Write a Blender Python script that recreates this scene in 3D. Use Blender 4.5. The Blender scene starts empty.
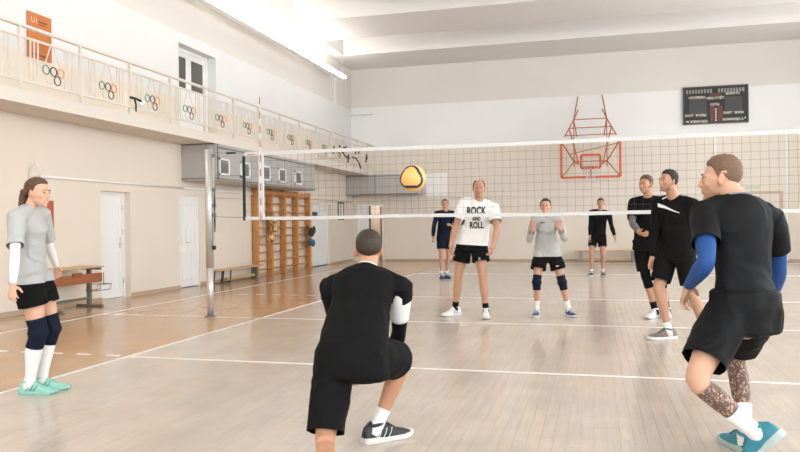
import bpy, bmesh, math, random
import numpy as np
from mathutils import Matrix, Vector
from mathutils.bvhtree import BVHTree

SC = bpy.context.scene
COL = SC.collection

# ------------------------------------------------------------------ camera
cam_data = bpy.data.cameras.new('camera')
cam_data.sensor_width = 36.0
cam_data.lens = 728.0 / 800.0 * 36.0
cam_data.clip_end = 200
cam = bpy.data.objects.new('camera', cam_data)
COL.objects.link(cam)
_d1 = np.array([194, -4, 728.0]); _d1 /= np.linalg.norm(_d1)
_d2 = np.array([2735, -31, -728.0]); _d2 -= _d2.dot(_d1) * _d1; _d2 /= np.linalg.norm(_d2)
_up = np.cross(_d1, _d2); _up = _up if _up[1] < 0 else -_up
_R = np.stack([_d2, _d1, _up])
cam.matrix_world = Matrix(((_R[0, 0], -_R[0, 1], -_R[0, 2], 0.0),
                           (_R[1, 0], -_R[1, 1], -_R[1, 2], 0.0),
                           (_R[2, 0], -_R[2, 1], -_R[2, 2], 1.28),
                           (0, 0, 0, 1)))
SC.camera = cam

# ------------------------------------------------------------------ world, exposure
SC.view_settings.view_transform = 'Standard'
SC.view_settings.look = 'None'
SC.view_settings.gamma = 1.0
SC.view_settings.use_curve_mapping = False
SC.view_settings.exposure = -0.02
world = bpy.data.worlds.new('sky'); SC.world = world
world.use_nodes = True
_bg = world.node_tree.nodes['Background']
_bg.inputs[0].default_value = (0.86, 0.93, 1.0, 1)
_bg.inputs[1].default_value = 11.0

TUBE = 15.0          # emission of the fluorescent tubes
XL, XR, YF, YB = -8.3, 8.3, 24.6, -6.0     # walls
ZB, ZC = 6.78, 7.33                        # beam soffit, ceiling slab
WIN = [(-4.6, -0.4), (0.6, 4.8), (5.8, 10.0), (11.0, 15.2), (16.2, 20.4)]   # windows of the right wall (y ranges)
WZ = (1.7, 4.7)
def add_portal(name, loc, rot, sx, sy):
    l = bpy.data.lights.new(name, 'AREA'); l.shape = 'RECTANGLE'; l.size = sx; l.size_y = sy
    l.cycles.is_portal = True
    o = bpy.data.objects.new(name, l); COL.objects.link(o); o.location = loc; o.rotation_euler = rot
    return o
for _a, _b in WIN:
    add_portal('sky_portal', (XR + 0.32, (_a + _b) / 2, sum(WZ) / 2), (0, math.radians(90), 0), WZ[1] - WZ[0], _b - _a)
add_portal('sky_portal', (0, YB - 0.32, 4.3), (math.radians(90), 0, 0), 12.0, 3.4)

# ------------------------------------------------------------------ materials
def s2l(c):
    return tuple((x / 12.92 if x <= 0.04045 else ((x + 0.055) / 1.055) ** 2.4) for x in c)
def hx(h):
    return s2l(tuple(int(h[i:i + 2], 16) / 255 for i in (0, 2, 4)))
MATS = {}
def mat(name, col, rough=0.6, metal=0.0, noise=0.0, nscale=40.0, bump=0.0, spec=0.5, emit=None, sheen=0.0):
    if name in MATS: return MATS[name]
    m = bpy.data.materials.new(name); m.use_nodes = True
    nt = m.node_tree; b = nt.nodes['Principled BSDF']
    c = hx(col) if isinstance(col, str) else col
    b.inputs['Base Color'].default_value = (*c, 1)
    b.inputs['Roughness'].default_value = rough
    b.inputs['Metallic'].default_value = metal
    b.inputs['Specular IOR Level'].default_value = spec
    if sheen: b.inputs['Sheen Weight'].default_value = sheen
    if emit:
        b.inputs['Emission Color'].default_value = (*emit[0], 1); b.inputs['Emission Strength'].default_value = emit[1]
    if noise or bump:
        tc = nt.nodes.new('ShaderNodeTexCoord')
        n = nt.nodes.new('ShaderNodeTexNoise'); n.inputs['Scale'].default_value = nscale; n.inputs['Detail'].default_value = 3
        nt.links.new(tc.outputs['Object'], n.inputs['Vector'])
        if noise:
            r = nt.nodes.new('ShaderNodeMapRange'); r.inputs['To Min'].default_value = 1 - noise; r.inputs['To Max'].default_value = 1 + noise
            nt.links.new(n.outputs['Fac'], r.inputs['Value'])
            mx = nt.nodes.new('ShaderNodeVectorMath'); mx.operation = 'SCALE'; mx.inputs[0].default_value = c
            nt.links.new(r.outputs[0], mx.inputs['Scale']); nt.links.new(mx.outputs[0], b.inputs['Base Color'])
        if bump:
            bp = nt.nodes.new('ShaderNodeBump'); bp.inputs['Strength'].default_value = bump; bp.inputs['Distance'].default_value = 0.01
            nt.links.new(n.outputs['Fac'], bp.inputs['Height']); nt.links.new(bp.outputs[0], b.inputs['Normal'])
    MATS[name] = m
    return m

def band_wall(name, bands, rough=0.75):
    """painted wall: bands = [(z from, colour), ...] from the floor up (paint changes at fixed heights)"""
    m = bpy.data.materials.new(name); m.use_nodes = True
    nt = m.node_tree; b = nt.nodes['Principled BSDF']; b.inputs['Roughness'].default_value = rough
    b.inputs['Specular IOR Level'].default_value = 0.25
    g = nt.nodes.new('ShaderNodeNewGeometry'); sp = nt.nodes.new('ShaderNodeSeparateXYZ')
    nt.links.new(g.outputs['Position'], sp.inputs[0])
    nz = nt.nodes.new('ShaderNodeTexNoise'); nz.inputs['Scale'].default_value = 0.7; nz.inputs['Detail'].default_value = 5
    nt.links.new(g.outputs['Position'], nz.inputs['Vector'])
    prev = None
    for z, c in bands:
        rgb = nt.nodes.new('ShaderNodeRGB'); rgb.outputs[0].default_value = (*hx(c), 1)
        if prev is None: prev = rgb.outputs[0]; continue
        gt = nt.nodes.new('ShaderNodeMath'); gt.operation = 'GREATER_THAN'; gt.inputs[1].default_value = z
        nt.links.new(sp.outputs[2], gt.inputs[0])
        mx = nt.nodes.new('ShaderNodeMix'); mx.data_type = 'RGBA'
        nt.links.new(gt.outputs[0], mx.inputs['Factor']); nt.links.new(prev, mx.inputs['A']); nt.links.new(rgb.outputs[0], mx.inputs['B'])
        prev = mx.outputs['Result']
    r = nt.nodes.new('ShaderNodeMapRange'); r.inputs['To Min'].default_value = 0.95; r.inputs['To Max'].default_value = 1.05
    nt.links.new(nz.outputs['Fac'], r.inputs['Value'])
    vm = nt.nodes.new('ShaderNodeVectorMath'); vm.operation = 'SCALE'
    nt.links.new(prev, vm.inputs[0]); nt.links.new(r.outputs[0], vm.inputs['Scale']); nt.links.new(vm.outputs[0], b.inputs['Base Color'])
    n2 = nt.nodes.new('ShaderNodeTexNoise'); n2.inputs['Scale'].default_value = 18; nt.links.new(g.outputs['Position'], n2.inputs['Vector'])
    bp = nt.nodes.new('ShaderNodeBump'); bp.inputs['Strength'].default_value = 0.15; bp.inputs['Distance'].default_value = 0.01
    nt.links.new(n2.outputs['Fac'], bp.inputs['Height']); nt.links.new(bp.outputs[0], b.inputs['Normal'])
    return m

def floor_material():
    m = bpy.data.materials.new('floor_boards'); m.use_nodes = True
    nt = m.node_tree; L = nt.links; b = nt.nodes['Principled BSDF']
    g = nt.nodes.new('ShaderNodeNewGeometry'); sp = nt.nodes.new('ShaderNodeSeparateXYZ'); L.new(g.outputs['Position'], sp.inputs[0])
    def math_(op, a, v=None):
        n = nt.nodes.new('ShaderNodeMath'); n.operation = op
        L.new(a, n.inputs[0])
        if v is not None:
            if isinstance(v, (int, float)): n.inputs[1].default_value = v
            else: L.new(v, n.inputs[1])
        return n.outputs[0]
    inx = math_('GREATER_THAN', sp.outputs[0], -4.46)
    court = nt.nodes.new('ShaderNodeRGB'); court.outputs[0].default_value = (*hx('C5B7A8'), 1)
    outer = nt.nodes.new('ShaderNodeRGB'); outer.outputs[0].default_value = (*hx('BB956E'), 1)
    mx = nt.nodes.new('ShaderNodeMix'); mx.data_type = 'RGBA'; L.new(inx, mx.inputs['Factor']); L.new(outer.outputs[0], mx.inputs['A']); L.new(court.outputs[0], mx.inputs['B'])
    at = nt.nodes.new('ShaderNodeAttribute'); at.attribute_name = 'tone'
    # grain: noise stretched along the boards
    mp = nt.nodes.new('ShaderNodeMapping'); mp.inputs['Scale'].default_value = (30, 1.6, 1); L.new(g.outputs['Position'], mp.inputs['Vector'])
    off = nt.nodes.new('ShaderNodeVectorMath'); off.operation = 'ADD'; L.new(mp.outputs[0], off.inputs[0])
    cmb = nt.nodes.new('ShaderNodeCombineXYZ'); t9 = math_('MULTIPLY', at.outputs['Fac'], 91.0); L.new(t9, cmb.inputs[1]); L.new(t9, cmb.inputs[2]); L.new(cmb.outputs[0], off.inputs[1])
    n1 = nt.nodes.new('ShaderNodeTexNoise'); n1.inputs['Scale'].default_value = 1; n1.inputs['Detail'].default_value = 2; n1.inputs['Distortion'].default_value = 0.3; L.new(off.outputs[0], n1.inputs['Vector'])
    n3 = nt.nodes.new('ShaderNodeTexNoise'); n3.inputs['Scale'].default_value = 2.2; n3.inputs['Detail'].default_value = 2; n3.inputs['Roughness'].default_value = 0.5; L.new(g.outputs['Position'], n3.inputs['Vector'])
    def rng(s, a, c, f0=0.0, f1=1.0):
        r = nt.nodes.new('ShaderNodeMapRange'); L.new(s, r.inputs['Value']); r.inputs['From Min'].default_value = f0; r.inputs['From Max'].default_value = f1
        r.inputs['To Min'].default_value = a; r.inputs['To Max'].default_value = c; return r.outputs[0]
    k = math_('MULTIPLY', rng(at.outputs['Fac'], 0.96, 1.04), rng(n1.outputs['Fac'], 0.93, 1.06, 0.25, 0.75))
    k = math_('MULTIPLY', k, rng(n3.outputs['Fac'], 0.92, 1.06, 0.25, 0.75))
    vm = nt.nodes.new('ShaderNodeVectorMath'); vm.operation = 'SCALE'; L.new(mx.outputs['Result'], vm.inputs[0]); L.new(k, vm.inputs['Scale'])
    # knots and warmer boards
    hs = nt.nodes.new('ShaderNodeHueSaturation'); L.new(vm.outputs[0], hs.inputs['Color']); L.new(rng(at.outputs['Fac'], 0.9, 1.12), hs.inputs['Saturation'])
    L.new(hs.outputs[0], b.inputs['Base Color'])
    b.inputs['Roughness'].default_value = 0.17
    b.inputs['Specular IOR Level'].default_value = 0.5
    b.inputs['Coat Weight'].default_value = 0.0
    return m

M_WALL = band_wall('wall_paint_side', [(-9, 'E2D6C7'), (3.95, 'DDDCDA'), (5.35, 'D8D2CB')])
M_WALLF = band_wall('wall_paint_far', [(-9, 'E1D6C8'), (3.95, 'EBEAE8'), (5.43, 'DED8D1')])
M_CEIL = mat('ceiling_paint', 'E1DDD9', 0.85, noise=0.03, nscale=1.2, spec=0.2)
M_CREAM = mat('cream_paint', 'DED5CA', 0.6, noise=0.03, nscale=3, spec=0.3)
M_RAIL = mat('rail_paint', 'DDD3C8', 0.45)
M_WHITE = mat('white_paint', 'ECEBE8', 0.4)
M_WHITE2 = mat('white_matt', 'F0EEEA', 0.8)
M_DUCT = mat('grey_sheet', 'B4B2AE', 0.5, 0.25, noise=0.05, nscale=4)
M_DGLASS = mat('dark_glass', '5C5C58', 0.12)
M_MESHG = mat('vent_grey', '85827E', 0.6)
M_STEEL = mat('painted_steel', 'C9C6C2', 0.32, 0.55)
M_GSTEEL = mat('grey_steel', '77736F', 0.4, 0.5)
M_BLACK = mat('black_rubber', '141414', 0.55)
M_WOOD = mat('varnished_pine', 'C58545', 0.38, noise=0.16, nscale=9)
M_WOOD2 = mat('pale_wood', 'C9A67C', 0.45, noise=0.12, nscale=9)
M_BROWN = mat('brown_board', '9A5A36', 0.5, noise=0.1, nscale=8)
M_ORANGE = mat('orange_paint', 'C8501F', 0.4)
M_SIGN = mat('orange_sign', 'C07038', 0.5, noise=0.04)
M_RED = mat('red_panel', 'B4573C', 0.5)
M_LINE = mat('court_line_paint', 'EDE9E4', 0.35)
M_NET = mat('net_cord', '55504B', 0.8)
M_TAPE = mat('net_tape', 'D3D1CE', 0.7)
M_FLOOR = floor_material()

# ------------------------------------------------------------------ helpers
class MB:
    """collects shapes into one mesh"""
    def __init__(s): s.v = []; s.f = []; s.m = []
    def add(s, V, F, mi=0):
        o = len(s.v); s.v += [tuple(map(float, p)) for p in V]; s.f += [tuple(i + o for i in f) for f in F]; s.m += [mi] * len(F); return s
    def box(s, x0, x1, y0, y1, z0, z1, mi=0):
        V = [(x, y, z) for z in (z0, z1) for y in (y0, y1) for x in (x0, x1)]
        return s.add(V, [(0, 2, 3, 1), (4, 5, 7, 6), (0, 1, 5, 4), (2, 6, 7, 3), (0, 4, 6, 2), (1, 3, 7, 5)], mi)
    def bevbox(s, x0, x1, y0, y1, z0, z1, b=0.01, mi=0):
        bm = bmesh.new(); bmesh.ops.create_cube(bm, size=1)
        for v in bm.verts: v.co = Vector(((x0 + x1) / 2 + v.co.x * (x1 - x0), (y0 + y1) / 2 + v.co.y * (y1 - y0), (z0 + z1) / 2 + v.co.z * (z1 - z0)))
        bmesh.ops.bevel(bm, geom=bm.edges[:], offset=b, segments=2, affect='EDGES', profile=0.5)
        bm.verts.index_update()
        s.add([v.co[:] for v in bm.verts], [[v.index for v in f.verts] for f in bm.faces], mi); bm.free(); return s
    def bar(s, a, b, w, h=None, mi=0, up=(0, 0, 1)):
        a = np.array(a, float); b = np.array(b, float); h = h or w
        d = b - a; d /= np.linalg.norm(d); up = np.array(up, float)
        if abs(d.dot(up)) > 0.99: up = np.array([1.0, 0, 0])
        u = np.cross(d, up); u /= np.linalg.norm(u); v = np.cross(u, d)
        V = [p + u * i * w / 2 + v * j * h / 2 for p in (a, b) for i, j in ((-1, -1), (1, -1), (1, 1), (-1, 1))]
        return s.add(V, [(0, 1, 2, 3), (7, 6, 5, 4), (0, 4, 5, 1), (1, 5, 6, 2), (2, 6, 7, 3), (3, 7, 4, 0)], mi)
    def tube(s, pts, r, n=8, closed=False, mi=0):
        pts = [np.array(p, float) for p in pts]; k = len(pts)
        rs = r if isinstance(r, (list, tuple)) else [r] * k
        V = []; ref = None
        for i in range(k):
            if closed: t = pts[(i + 1) % k] - pts[i - 1]
            else: t = pts[min(i + 1, k - 1)] - pts[max(i - 1, 0)]
            t /= np.linalg.norm(t)
            if ref is None: ref = np.array([0, 0, 1.0]) if abs(t[2]) < 0.9 else np.array([1.0, 0, 0])
            u = np.cross(t, ref); u /= np.linalg.norm(u); w = np.cross(u, t); ref = w
            for j in range(n):
                a = 2 * math.pi * j / n; V.append(pts[i] + (u * math.cos(a) + w * math.sin(a)) * rs[i])
        F = []
        for i in range(k if closed else k - 1):
            for j in range(n):
                a, b = i * n + j, i * n + (j + 1) % n; c = ((i + 1) % k) * n
                F.append((a, b, c + (j + 1) % n, c + j))
        if not closed: F += [tuple(range(n - 1, -1, -1)), tuple((k - 1) * n + j for j in range(n))]
        return s.add(V, F, mi)
    def lathe(s, prof, n=20, c=(0, 0, 0), mi=0):
        V = [(c[0] + r * math.cos(2 * math.pi * j / n), c[1] + r * math.sin(2 * math.pi * j / n), c[2] + z) for r, z in prof for j in range(n)]
        F = [(i * n + j, i * n + (j + 1) % n, (i + 1) * n + (j + 1) % n, (i + 1) * n + j) for i in range(len(prof) - 1) for j in range(n)]
        F += [tuple(range(n - 1, -1, -1)), tuple((len(prof) - 1) * n + j for j in range(n))]
        return s.add(V, F, mi)
    def sphere(s, c, r, n=16, mi=0):
        c = np.array(c, float); r = np.array(r if hasattr(r, '__len__') else (r, r, r), float); k = n // 2
        V = [c + r * np.array([math.sin(math.pi * i / k) * math.cos(2 * math.pi * j / n), math.sin(math.pi * i / k) * math.sin(2 * math.pi * j / n), math.cos(math.pi * i / k)]) for i in range(k + 1) for j in range(n)]
        F = [(i * n + j, (i + 1) * n + j, (i + 1) * n + (j + 1) % n, i * n + (j + 1) % n) for i in range(k) for j in range(n)]
        return s.add(V, F, mi)
    def mesh(s, name, mats, smooth=False, origin=(0, 0, 0)):
        me = bpy.data.meshes.new(name)
        o = np.array(origin, float)
        me.from_pydata([tuple(np.array(p) - o) for p in s.v], [], s.f)
        for m in (mats if isinstance(mats, (list, tuple)) else [mats]): me.materials.append(m)
        if any(s.m): me.polygons.foreach_set('material_index', s.m)
        if smooth: me.polygons.foreach_set('use_smooth', [True] * len(s.f))
        me.update(); return me
    def build(s, name, mats, parent=None, smooth=False):
        org = tuple(parent.matrix_world.translation) if parent else (0, 0, 0)
        if parent and parent.parent: org = tuple(np.array(parent['_o'])) if '_o' in parent else org
        o = bpy.data.objects.new(name, s.mesh(name, mats, smooth, WO.get(parent.name, (0, 0, 0)) if parent else (0, 0, 0)))
        COL.objects.link(o)
        if parent: o.parent = parent; WO[o.name] = WO.get(parent.name, (0, 0, 0))
        else: WO[o.name] = (0, 0, 0)
        return o
WO = {}     # world origin of each object (no rotations are used on the parents)
def tag(o, label=None, cat=None, group=None, kind=None):
    if label: o['label'] = label
    if cat: o['category'] = cat
    if group: o['group'] = group
    if kind: o['kind'] = kind
    return o
def thing(name, loc, label, cat, group=None):
    o = bpy.data.objects.new(name, None); COL.objects.link(o); o.location = loc; o.empty_display_size = 0.1
    WO[o.name] = tuple(map(float, loc)); o.matrix_world = Matrix.Translation(loc)
    return tag(o, label, cat, group)
def copy_tree(o, delta, parent=None):
    c = o.copy(); COL.objects.link(c); c.parent = parent
    if parent is None:
        c.location = tuple(np.array(o.location) + np.array(delta)); WO[c.name] = tuple(np.array(WO[o.name]) + np.array(delta))
    else: WO[c.name] = WO[parent.name]
    for ch in [x for x in bpy.data.objects if x.parent == o]: copy_tree(ch, delta, c)
    return c
def share(src, name, parent, d):
    """another part with the same mesh, moved by d"""
    o = bpy.data.objects.new(name, src.data); COL.objects.link(o); o.parent = parent; o.location = tuple(np.array(src.location) + np.array(d)); WO[o.name] = WO[parent.name]
    return o
def text_mesh(txt, size, align='CENTER', bold=0.0):
    cu = bpy.data.curves.new('t', 'FONT'); cu.body = txt; cu.size = size; cu.align_x = align; cu.align_y = 'CENTER'; cu.resolution_u = 3; cu.offset = size * bold
    o = bpy.data.objects.new('t', cu); COL.objects.link(o)
    dg = bpy.context.evaluated_depsgraph_get()
    me = bpy.data.meshes.new_from_object(o.evaluated_get(dg))
    V = [tuple(v.co) for v in me.vertices]; F = [tuple(p.vertices) for p in me.polygons]
    bpy.data.objects.remove(o); bpy.data.meshes.remove(me); bpy.data.curves.remove(cu)
    return V, F

# ------------------------------------------------------------------ room shell
def holed(axis, p, thick, a0, a1, z0, z1, holes, sgn):
    """wall slab at axis=p with rectangular holes [(a0,a1,z0,z1)]; thickness grows away from the room (sgn)"""
    mb = MB()
    As = sorted({a0, a1, *[h[0] for h in holes], *[h[1] for h in holes]}); Zs = sorted({z0, z1, *[h[2] for h in holes], *[h[3] for h in holes]})
    for i in range(len(As) - 1):
        # merge vertical runs
        run = None
        for k in range(len(Zs) - 1):
            ca, cz = (As[i] + As[i + 1]) / 2, (Zs[k] + Zs[k + 1]) / 2
            solid = not any(h[0] < ca < h[1] and h[2] < cz < h[3] for h in holes)
            if solid: run = (run[0] if run else Zs[k], Zs[k + 1])
            if run and (not solid or k == len(Zs) - 2):
                q0, q1 = (p, p + sgn * thick) if sgn > 0 else (p - thick, p)
                if axis == 'x': mb.box(q0, q1, As[i], As[i + 1], run[0], run[1])
                else: mb.box(As[i], As[i + 1], q0, q1, run[0], run[1])
                run = None
    return mb
LH = [(10.9, 11.75, 0.0, 1.93), (13.4, 14.2, 0.0, 1.93), (20.75, 22.4, 0.0, 1.93), (13.45, 15.0, 3.18, 5.12)]
o = holed('x', XL, 0.35, YB, YF, -0.02, ZC + 0.1, LH, -1).build('wall_left', M_WALL); tag(o, kind='structure')
FH = [(-8.12, -7.15, 0.0, 2.0)]
o = holed('y', YF, 0.35, XL - 0.35, XR + 0.35, -0.02, ZC + 0.1, FH, 1).build('wall_far', M_WALLF); tag(o, kind='structure')
RH = [(a, b, WZ[0], WZ[1]) for a, b in WIN]
o = holed('x', XR, 0.35, YB, YF, -0.02, ZC + 0.1, RH, 1).build('wall_right', M_WALL); tag(o, kind='structure')
o = holed('y', YB, 0.35, XL - 0.35, XR + 0.35, -0.02, ZC + 0.1, [(-6.0, 6.0, 2.6, 6.0)], -1).build('wall_back', M_WALLF); tag(o, kind='structure')
for n_, (a, b) in enumerate(WIN + [(-6.0, 6.0)]):
    w_ = MB(); side = n_ < len(WIN)
    z0, z1 = (WZ[0], WZ[1]) if side else (2.6, 6.0)
    def bx(c0, c1, za, zb):
        if side: w_.box(XR + 0.12, XR + 0.2, c0, c1, za, zb)
        else: w_.box(c0, c1, YB - 0.2, YB - 0.12, za, zb)
    k = 4 if side else 10
    for i in range(k + 1):
        c = a + (b - a) * i / k; bx(max(a, c - 0.03), min(b, c + 0.03), z0, z1)
    for z in (z0, (z0 + z1) / 2 + 0.5, z1 - 0.06): bx(a, b, z, z + 0.06)
    tag(w_.build('window_%d' % (n_ + 1), M_WHITE), kind='structure')

# ceiling: slab and the wide downstand beams
cl = MB().box(XL - 0.35, XR + 0.35, YB - 0.35, YF + 0.35, ZC, ZC + 0.25).build('ceiling', M_CEIL); tag(cl, kind='structure')
y1 = YF + 0.02; k = 0
src = None
while y1 > YB + 2:
    y0 = y1 - 2.2
    if k > 0: y0 = y1 - 2.1
    mb = MB()
    prof = [(XL - 0.05, ZB), (XR + 0.05, ZB)]
    # trapezoidal beam, slightly splayed sides
    V = []
    for x in (XL + 0.5, XR - 0.5):
        V += [(x, y0 - 0.05, ZC + 0.02), (x, y0, ZB), (x, y1, ZB), (x, y1 + (0.05 if k else 0), ZC + 0.02)]
    mb.add(V, [(0, 1, 5, 4), (1, 2, 6, 5), (2, 3, 7, 6), (3, 0, 4, 7), (0, 3, 2, 1), (4, 5, 6, 7)])
    mb.build('beam', M_CEIL, cl)
    y1 = y0 - 1.98; k += 1
# haunch closing the channels along the left wall
MB().box(XL, XL + 0.5, YB, YF, ZB, ZC + 0.02).build('edge_beam', M_CEIL, cl)
MB().box(XR - 0.5, XR, YB, YF, ZB, ZC + 0.02).build('edge_beam', M_CEIL, cl)

# floor: sub-floor, boards, lines
YBD = 12.0      # boards are modelled one by one up to here, farther off they are narrower than a few pixels
fl = MB().box(XL - 0.35, XR + 0.35, YB - 0.35, YBD, -0.2, -0.004).box(XL - 0.35, XR + 0.35, YBD, YF + 2.0, -0.2, 0.0).build('floor', M_FLOOR); tag(fl, kind='structure')
rb = random.Random(7)
BW, BL, GAP = 0.076, 0.52, 0.00025
def board_geo(x0, x1, y0, y1, z=0.0):
    g = GAP; e = 0.0003
    V = [(x0 + g, y0 + g, z - 0.006), (x1 - g, y0 + g, z - 0.006), (x1 - g, y1 - g, z - 0.006), (x0 + g, y1 - g, z - 0.006),
         (x0 + g + e, y0 + g + e, z), (x1 - g - e, y0 + g + e, z), (x1 - g - e, y1 - g - e, z), (x0 + g + e, y1 - g - e, z)]
    F = [(4, 5, 6, 7), (0, 1, 5, 4), (1, 2, 6, 5), (2, 3, 7, 6), (3, 0, 4, 7)]
    return V, F
boards = []
nx = int((XR - XL) / BW)
for i in range(nx):
    x0 = XL + i * BW; y = 2.2 - rb.random() * BL
    while y < YBD - 0.01:
        y2 = min(y + BL, YBD)
        boards.append((x0, y, y2, rb.random())); y += BL
def in_view(b):
    v = np.array([b[0] + BW / 2, (b[1] + b[2]) / 2, -1.28]) @ _R
    if v[2] < 0.5: return None
    px = 400 + 728 * v[0] / v[2]; py = 226 + 728 * v[1] / v[2]
    return v[2] if (-15 < px < 815 and py < 470) else None
near = sorted([(in_view(b), b) for b in boards if in_view(b) and b[2] - b[1] > BL - 0.01], key=lambda t: t[0])[:300]
near_set = {id(b) for _, b in near}
tones = []
for t in range(12):
    V, F = board_geo(0, BW, 0, BL); mb = MB().add(V, F); me = mb.mesh('floor_board', M_FLOOR)
    at = me.attributes.new('tone', 'FLOAT', 'POINT'); at.data.foreach_set('value', [(t + 0.5) / 12] * 8); tones.append(me)
for _, b in near:
    ob = bpy.data.objects.new('floor_board', tones[int(b[3] * 12)]); COL.objects.link(ob); ob.parent = fl; ob.location = (b[0], b[1], 0)
V = []; F = []; T = []
for b in boards:
    if id(b) in near_set: continue
    v, f = board_geo(b[0], b[0] + BW, b[1], b[2]); n0 = len(V); V += v; F += [tuple(i + n0 for i in q) for q in f]; T += [b[3]] * 8
me = bpy.data.meshes.new('floor_boards'); me.from_pydata(V, [], F); me.materials.append(M_FLOOR)
at = me.attributes.new('tone', 'FLOAT', 'POINT'); at.data.foreach_set('value', T)
ob = bpy.data.objects.new('floor_boards', me); COL.objects.link(ob); ob.parent = fl; ob['kind'] = 'stuff'
def line(x0, x1, y0, y1):
    MB().box(x0, x1, y0, y1, 0.0002, 0.0016).build('court_line', M_LINE, fl)
LW = 0.05
line(-4.51, -4.46, 0.3, 18.3); line(4.46, 4.51, 0.3, 18.3)
line(-4.46, 4.46, 6.25, 6.30); line(-4.46, 4.46, 12.43, 12.48); line(-4.46, 4.46, 18.25, 18.3)
line(-7.03, 7.0, 9.26, 9.30)
line(-7.08, -7.03, 3.0, 23.4); line(7.0, 7.05, 3.0, 23.4); line(-7.03, 7.0, 23.35, 23.4)
for q in range(6):
    for yy in (6.3, 12.45):
        line(-4.75 - q * 0.34, -4.75 - q * 0.34 + 0.16, yy - 0.025, yy + 0.025)

# base boards
def skirt(name, x0, x1, y0, y1): tag(MB().bevbox(x0, x1, y0, y1, 0, 0.07, 0.006).build(name, mat('skirting', 'B9A188', 0.5)), kind='structure')
sk = MB()
for a, b in ((YB, 10.9), (11.75, 13.4), (14.2, 20.75), (22.4, YF)): sk.box(XL, XL + 0.02, a, b, 0, 0.07)
tag(sk.build('baseboard_left', mat('skirting', 'B9A188', 0.5)), kind='structure')
tag(MB().box(-7.1, 4.3, YF - 0.02, YF, 0, 0.07).box(5.72, XR, YF - 0.02, YF, 0, 0.07).build('baseboard_far', MATS['skirting']), kind='structure')

# ------------------------------------------------------------------ balcony along the left wall
BX = -7.5
bal = MB().box(XL, BX, YB, YF, 3.0, 3.18).build('balcony_slab', M_CREAM); tag(bal, kind='structure')
MB().box(BX, BX + 0.03, YB, YF, 2.985, 3.06).build('edge_strip', M_CREAM, bal)
rail = thing('balcony_railing', (BX + 0.0, 16.0, 3.18), 'cream painted steel balcony railing with groups of coloured rings, running above the left wall', 'railing')
MB().bevbox(BX - 0.03, BX + 0.03, 3.0, YF, 4.03, 4.075, 0.008).build('top_rail', M_RAIL, rail)
MB().box(BX - 0.015, BX + 0.015, 3.0, YF, 3.885, 3.915).build('mid_rail', M_RAIL, rail)
MB().box(BX - 0.015, BX + 0.015, 3.0, YF, 3.29, 3.32).build('bottom_rail', M_RAIL, rail)
post0 = None; bal0 = None; sl0 = None
RC = [mat('ring_green', '4F8B78', 0.5), mat('ring_black', '3A3A3C', 0.5), mat('ring_orange', 'E0934C', 0.5), mat('ring_pale', 'E3CFC0', 0.5), mat('ring_dark_green', '47564E', 0.5)]
RN = ['green painted ring', 'black painted ring', 'orange painted ring', 'pale faded ring', 'dark green ring']
ring0 = {}
PY = 1.212
ring_y0 = 8.22
for k in range(-3, 14):
    y = ring_y0 + PY * k
    if post0 is None:
        post0 = MB().box(BX - 0.022, BX + 0.022, y - 0.022, y + 0.022, 3.18, 4.04).build('post', M_RAIL, rail); py0 = y
    else: share(post0, 'post', rail, (0, y - py0, 0))
    if k == 13: break
    for dy in (0.20, 0.27, 0.34, 0.88, 0.95, 1.02):
        if bal0 is None:
            bal0 = MB().box(BX - 0.008, BX + 0.008, y + dy - 0.008, y + dy + 0.008, 3.30, 3.90).build('baluster', M_RAIL, rail); by0 = y + dy
        else: share(bal0, 'baluster', rail, (0, y + dy - by0, 0))
    if k <= 10:
        cy = y + 0.62
        for sg in (-1, 1):
            MB().bar((BX, cy + sg * 0.03, 3.9), (BX, cy + sg * 0.16, 3.58), 0.012).build('slanted_bar', M_RAIL, rail)
        for q, (dy, z) in enumerate(((-0.15, 3.53), (0, 3.53), (0.15, 3.53), (-0.075, 3.41), (0.075, 3.41))):
            if q not in ring0:
                r0 = MB().tube([(BX + 0.02, cy + dy + 0.063 * math.cos(a), z + 0.063 * math.sin(a)) for a in np.linspace(0, 2 * math.pi, 25)[:-1]], 0.009, 6, True).build('ring', RC[q], rail, True)
                r0['label'] = RN[q]; ring0[q] = (r0, cy)
            else:
                o = share(ring0[q][0], 'ring', rail, (0, cy - ring0[q][1], 0)); o['label'] = RN[q]
# black bent-bar athlete figures on the last bays
fig = MB(); X = BX + 0.03
for pts in (((20.35, 3.42), (20.6, 3.5), (20.95, 3.58), (21.3, 3.52)), ((21.2, 3.55), (21.5, 3.42), (21.9, 3.38)), ((21.75, 3.25), (21.8, 3.5)), ((22.2, 3.45), (22.6, 3.45), (22.9, 3.3), (23.05, 3.15)), ((22.5, 3.58), (22.55, 3.7)), ((23.62, 3.4), (23.7, 3.68)), ((21.3, 3.66), (21.6, 3.72)), ((22.8, 3.62), (22.95, 3.75))):
    fig.tube([(X, a, z) for a, z in pts], 0.024, 6)
for a, z in ((21.0, 3.68), (22.7, 3.72), (23.75, 3.55), (20.5, 3.6)): fig.sphere((X, a, z), (0.02, 0.05, 0.05), 10)
f_ = fig.build('athlete_figure', M_BLACK, rail); f_['label'] = 'black bent bar figures in motion'

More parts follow.
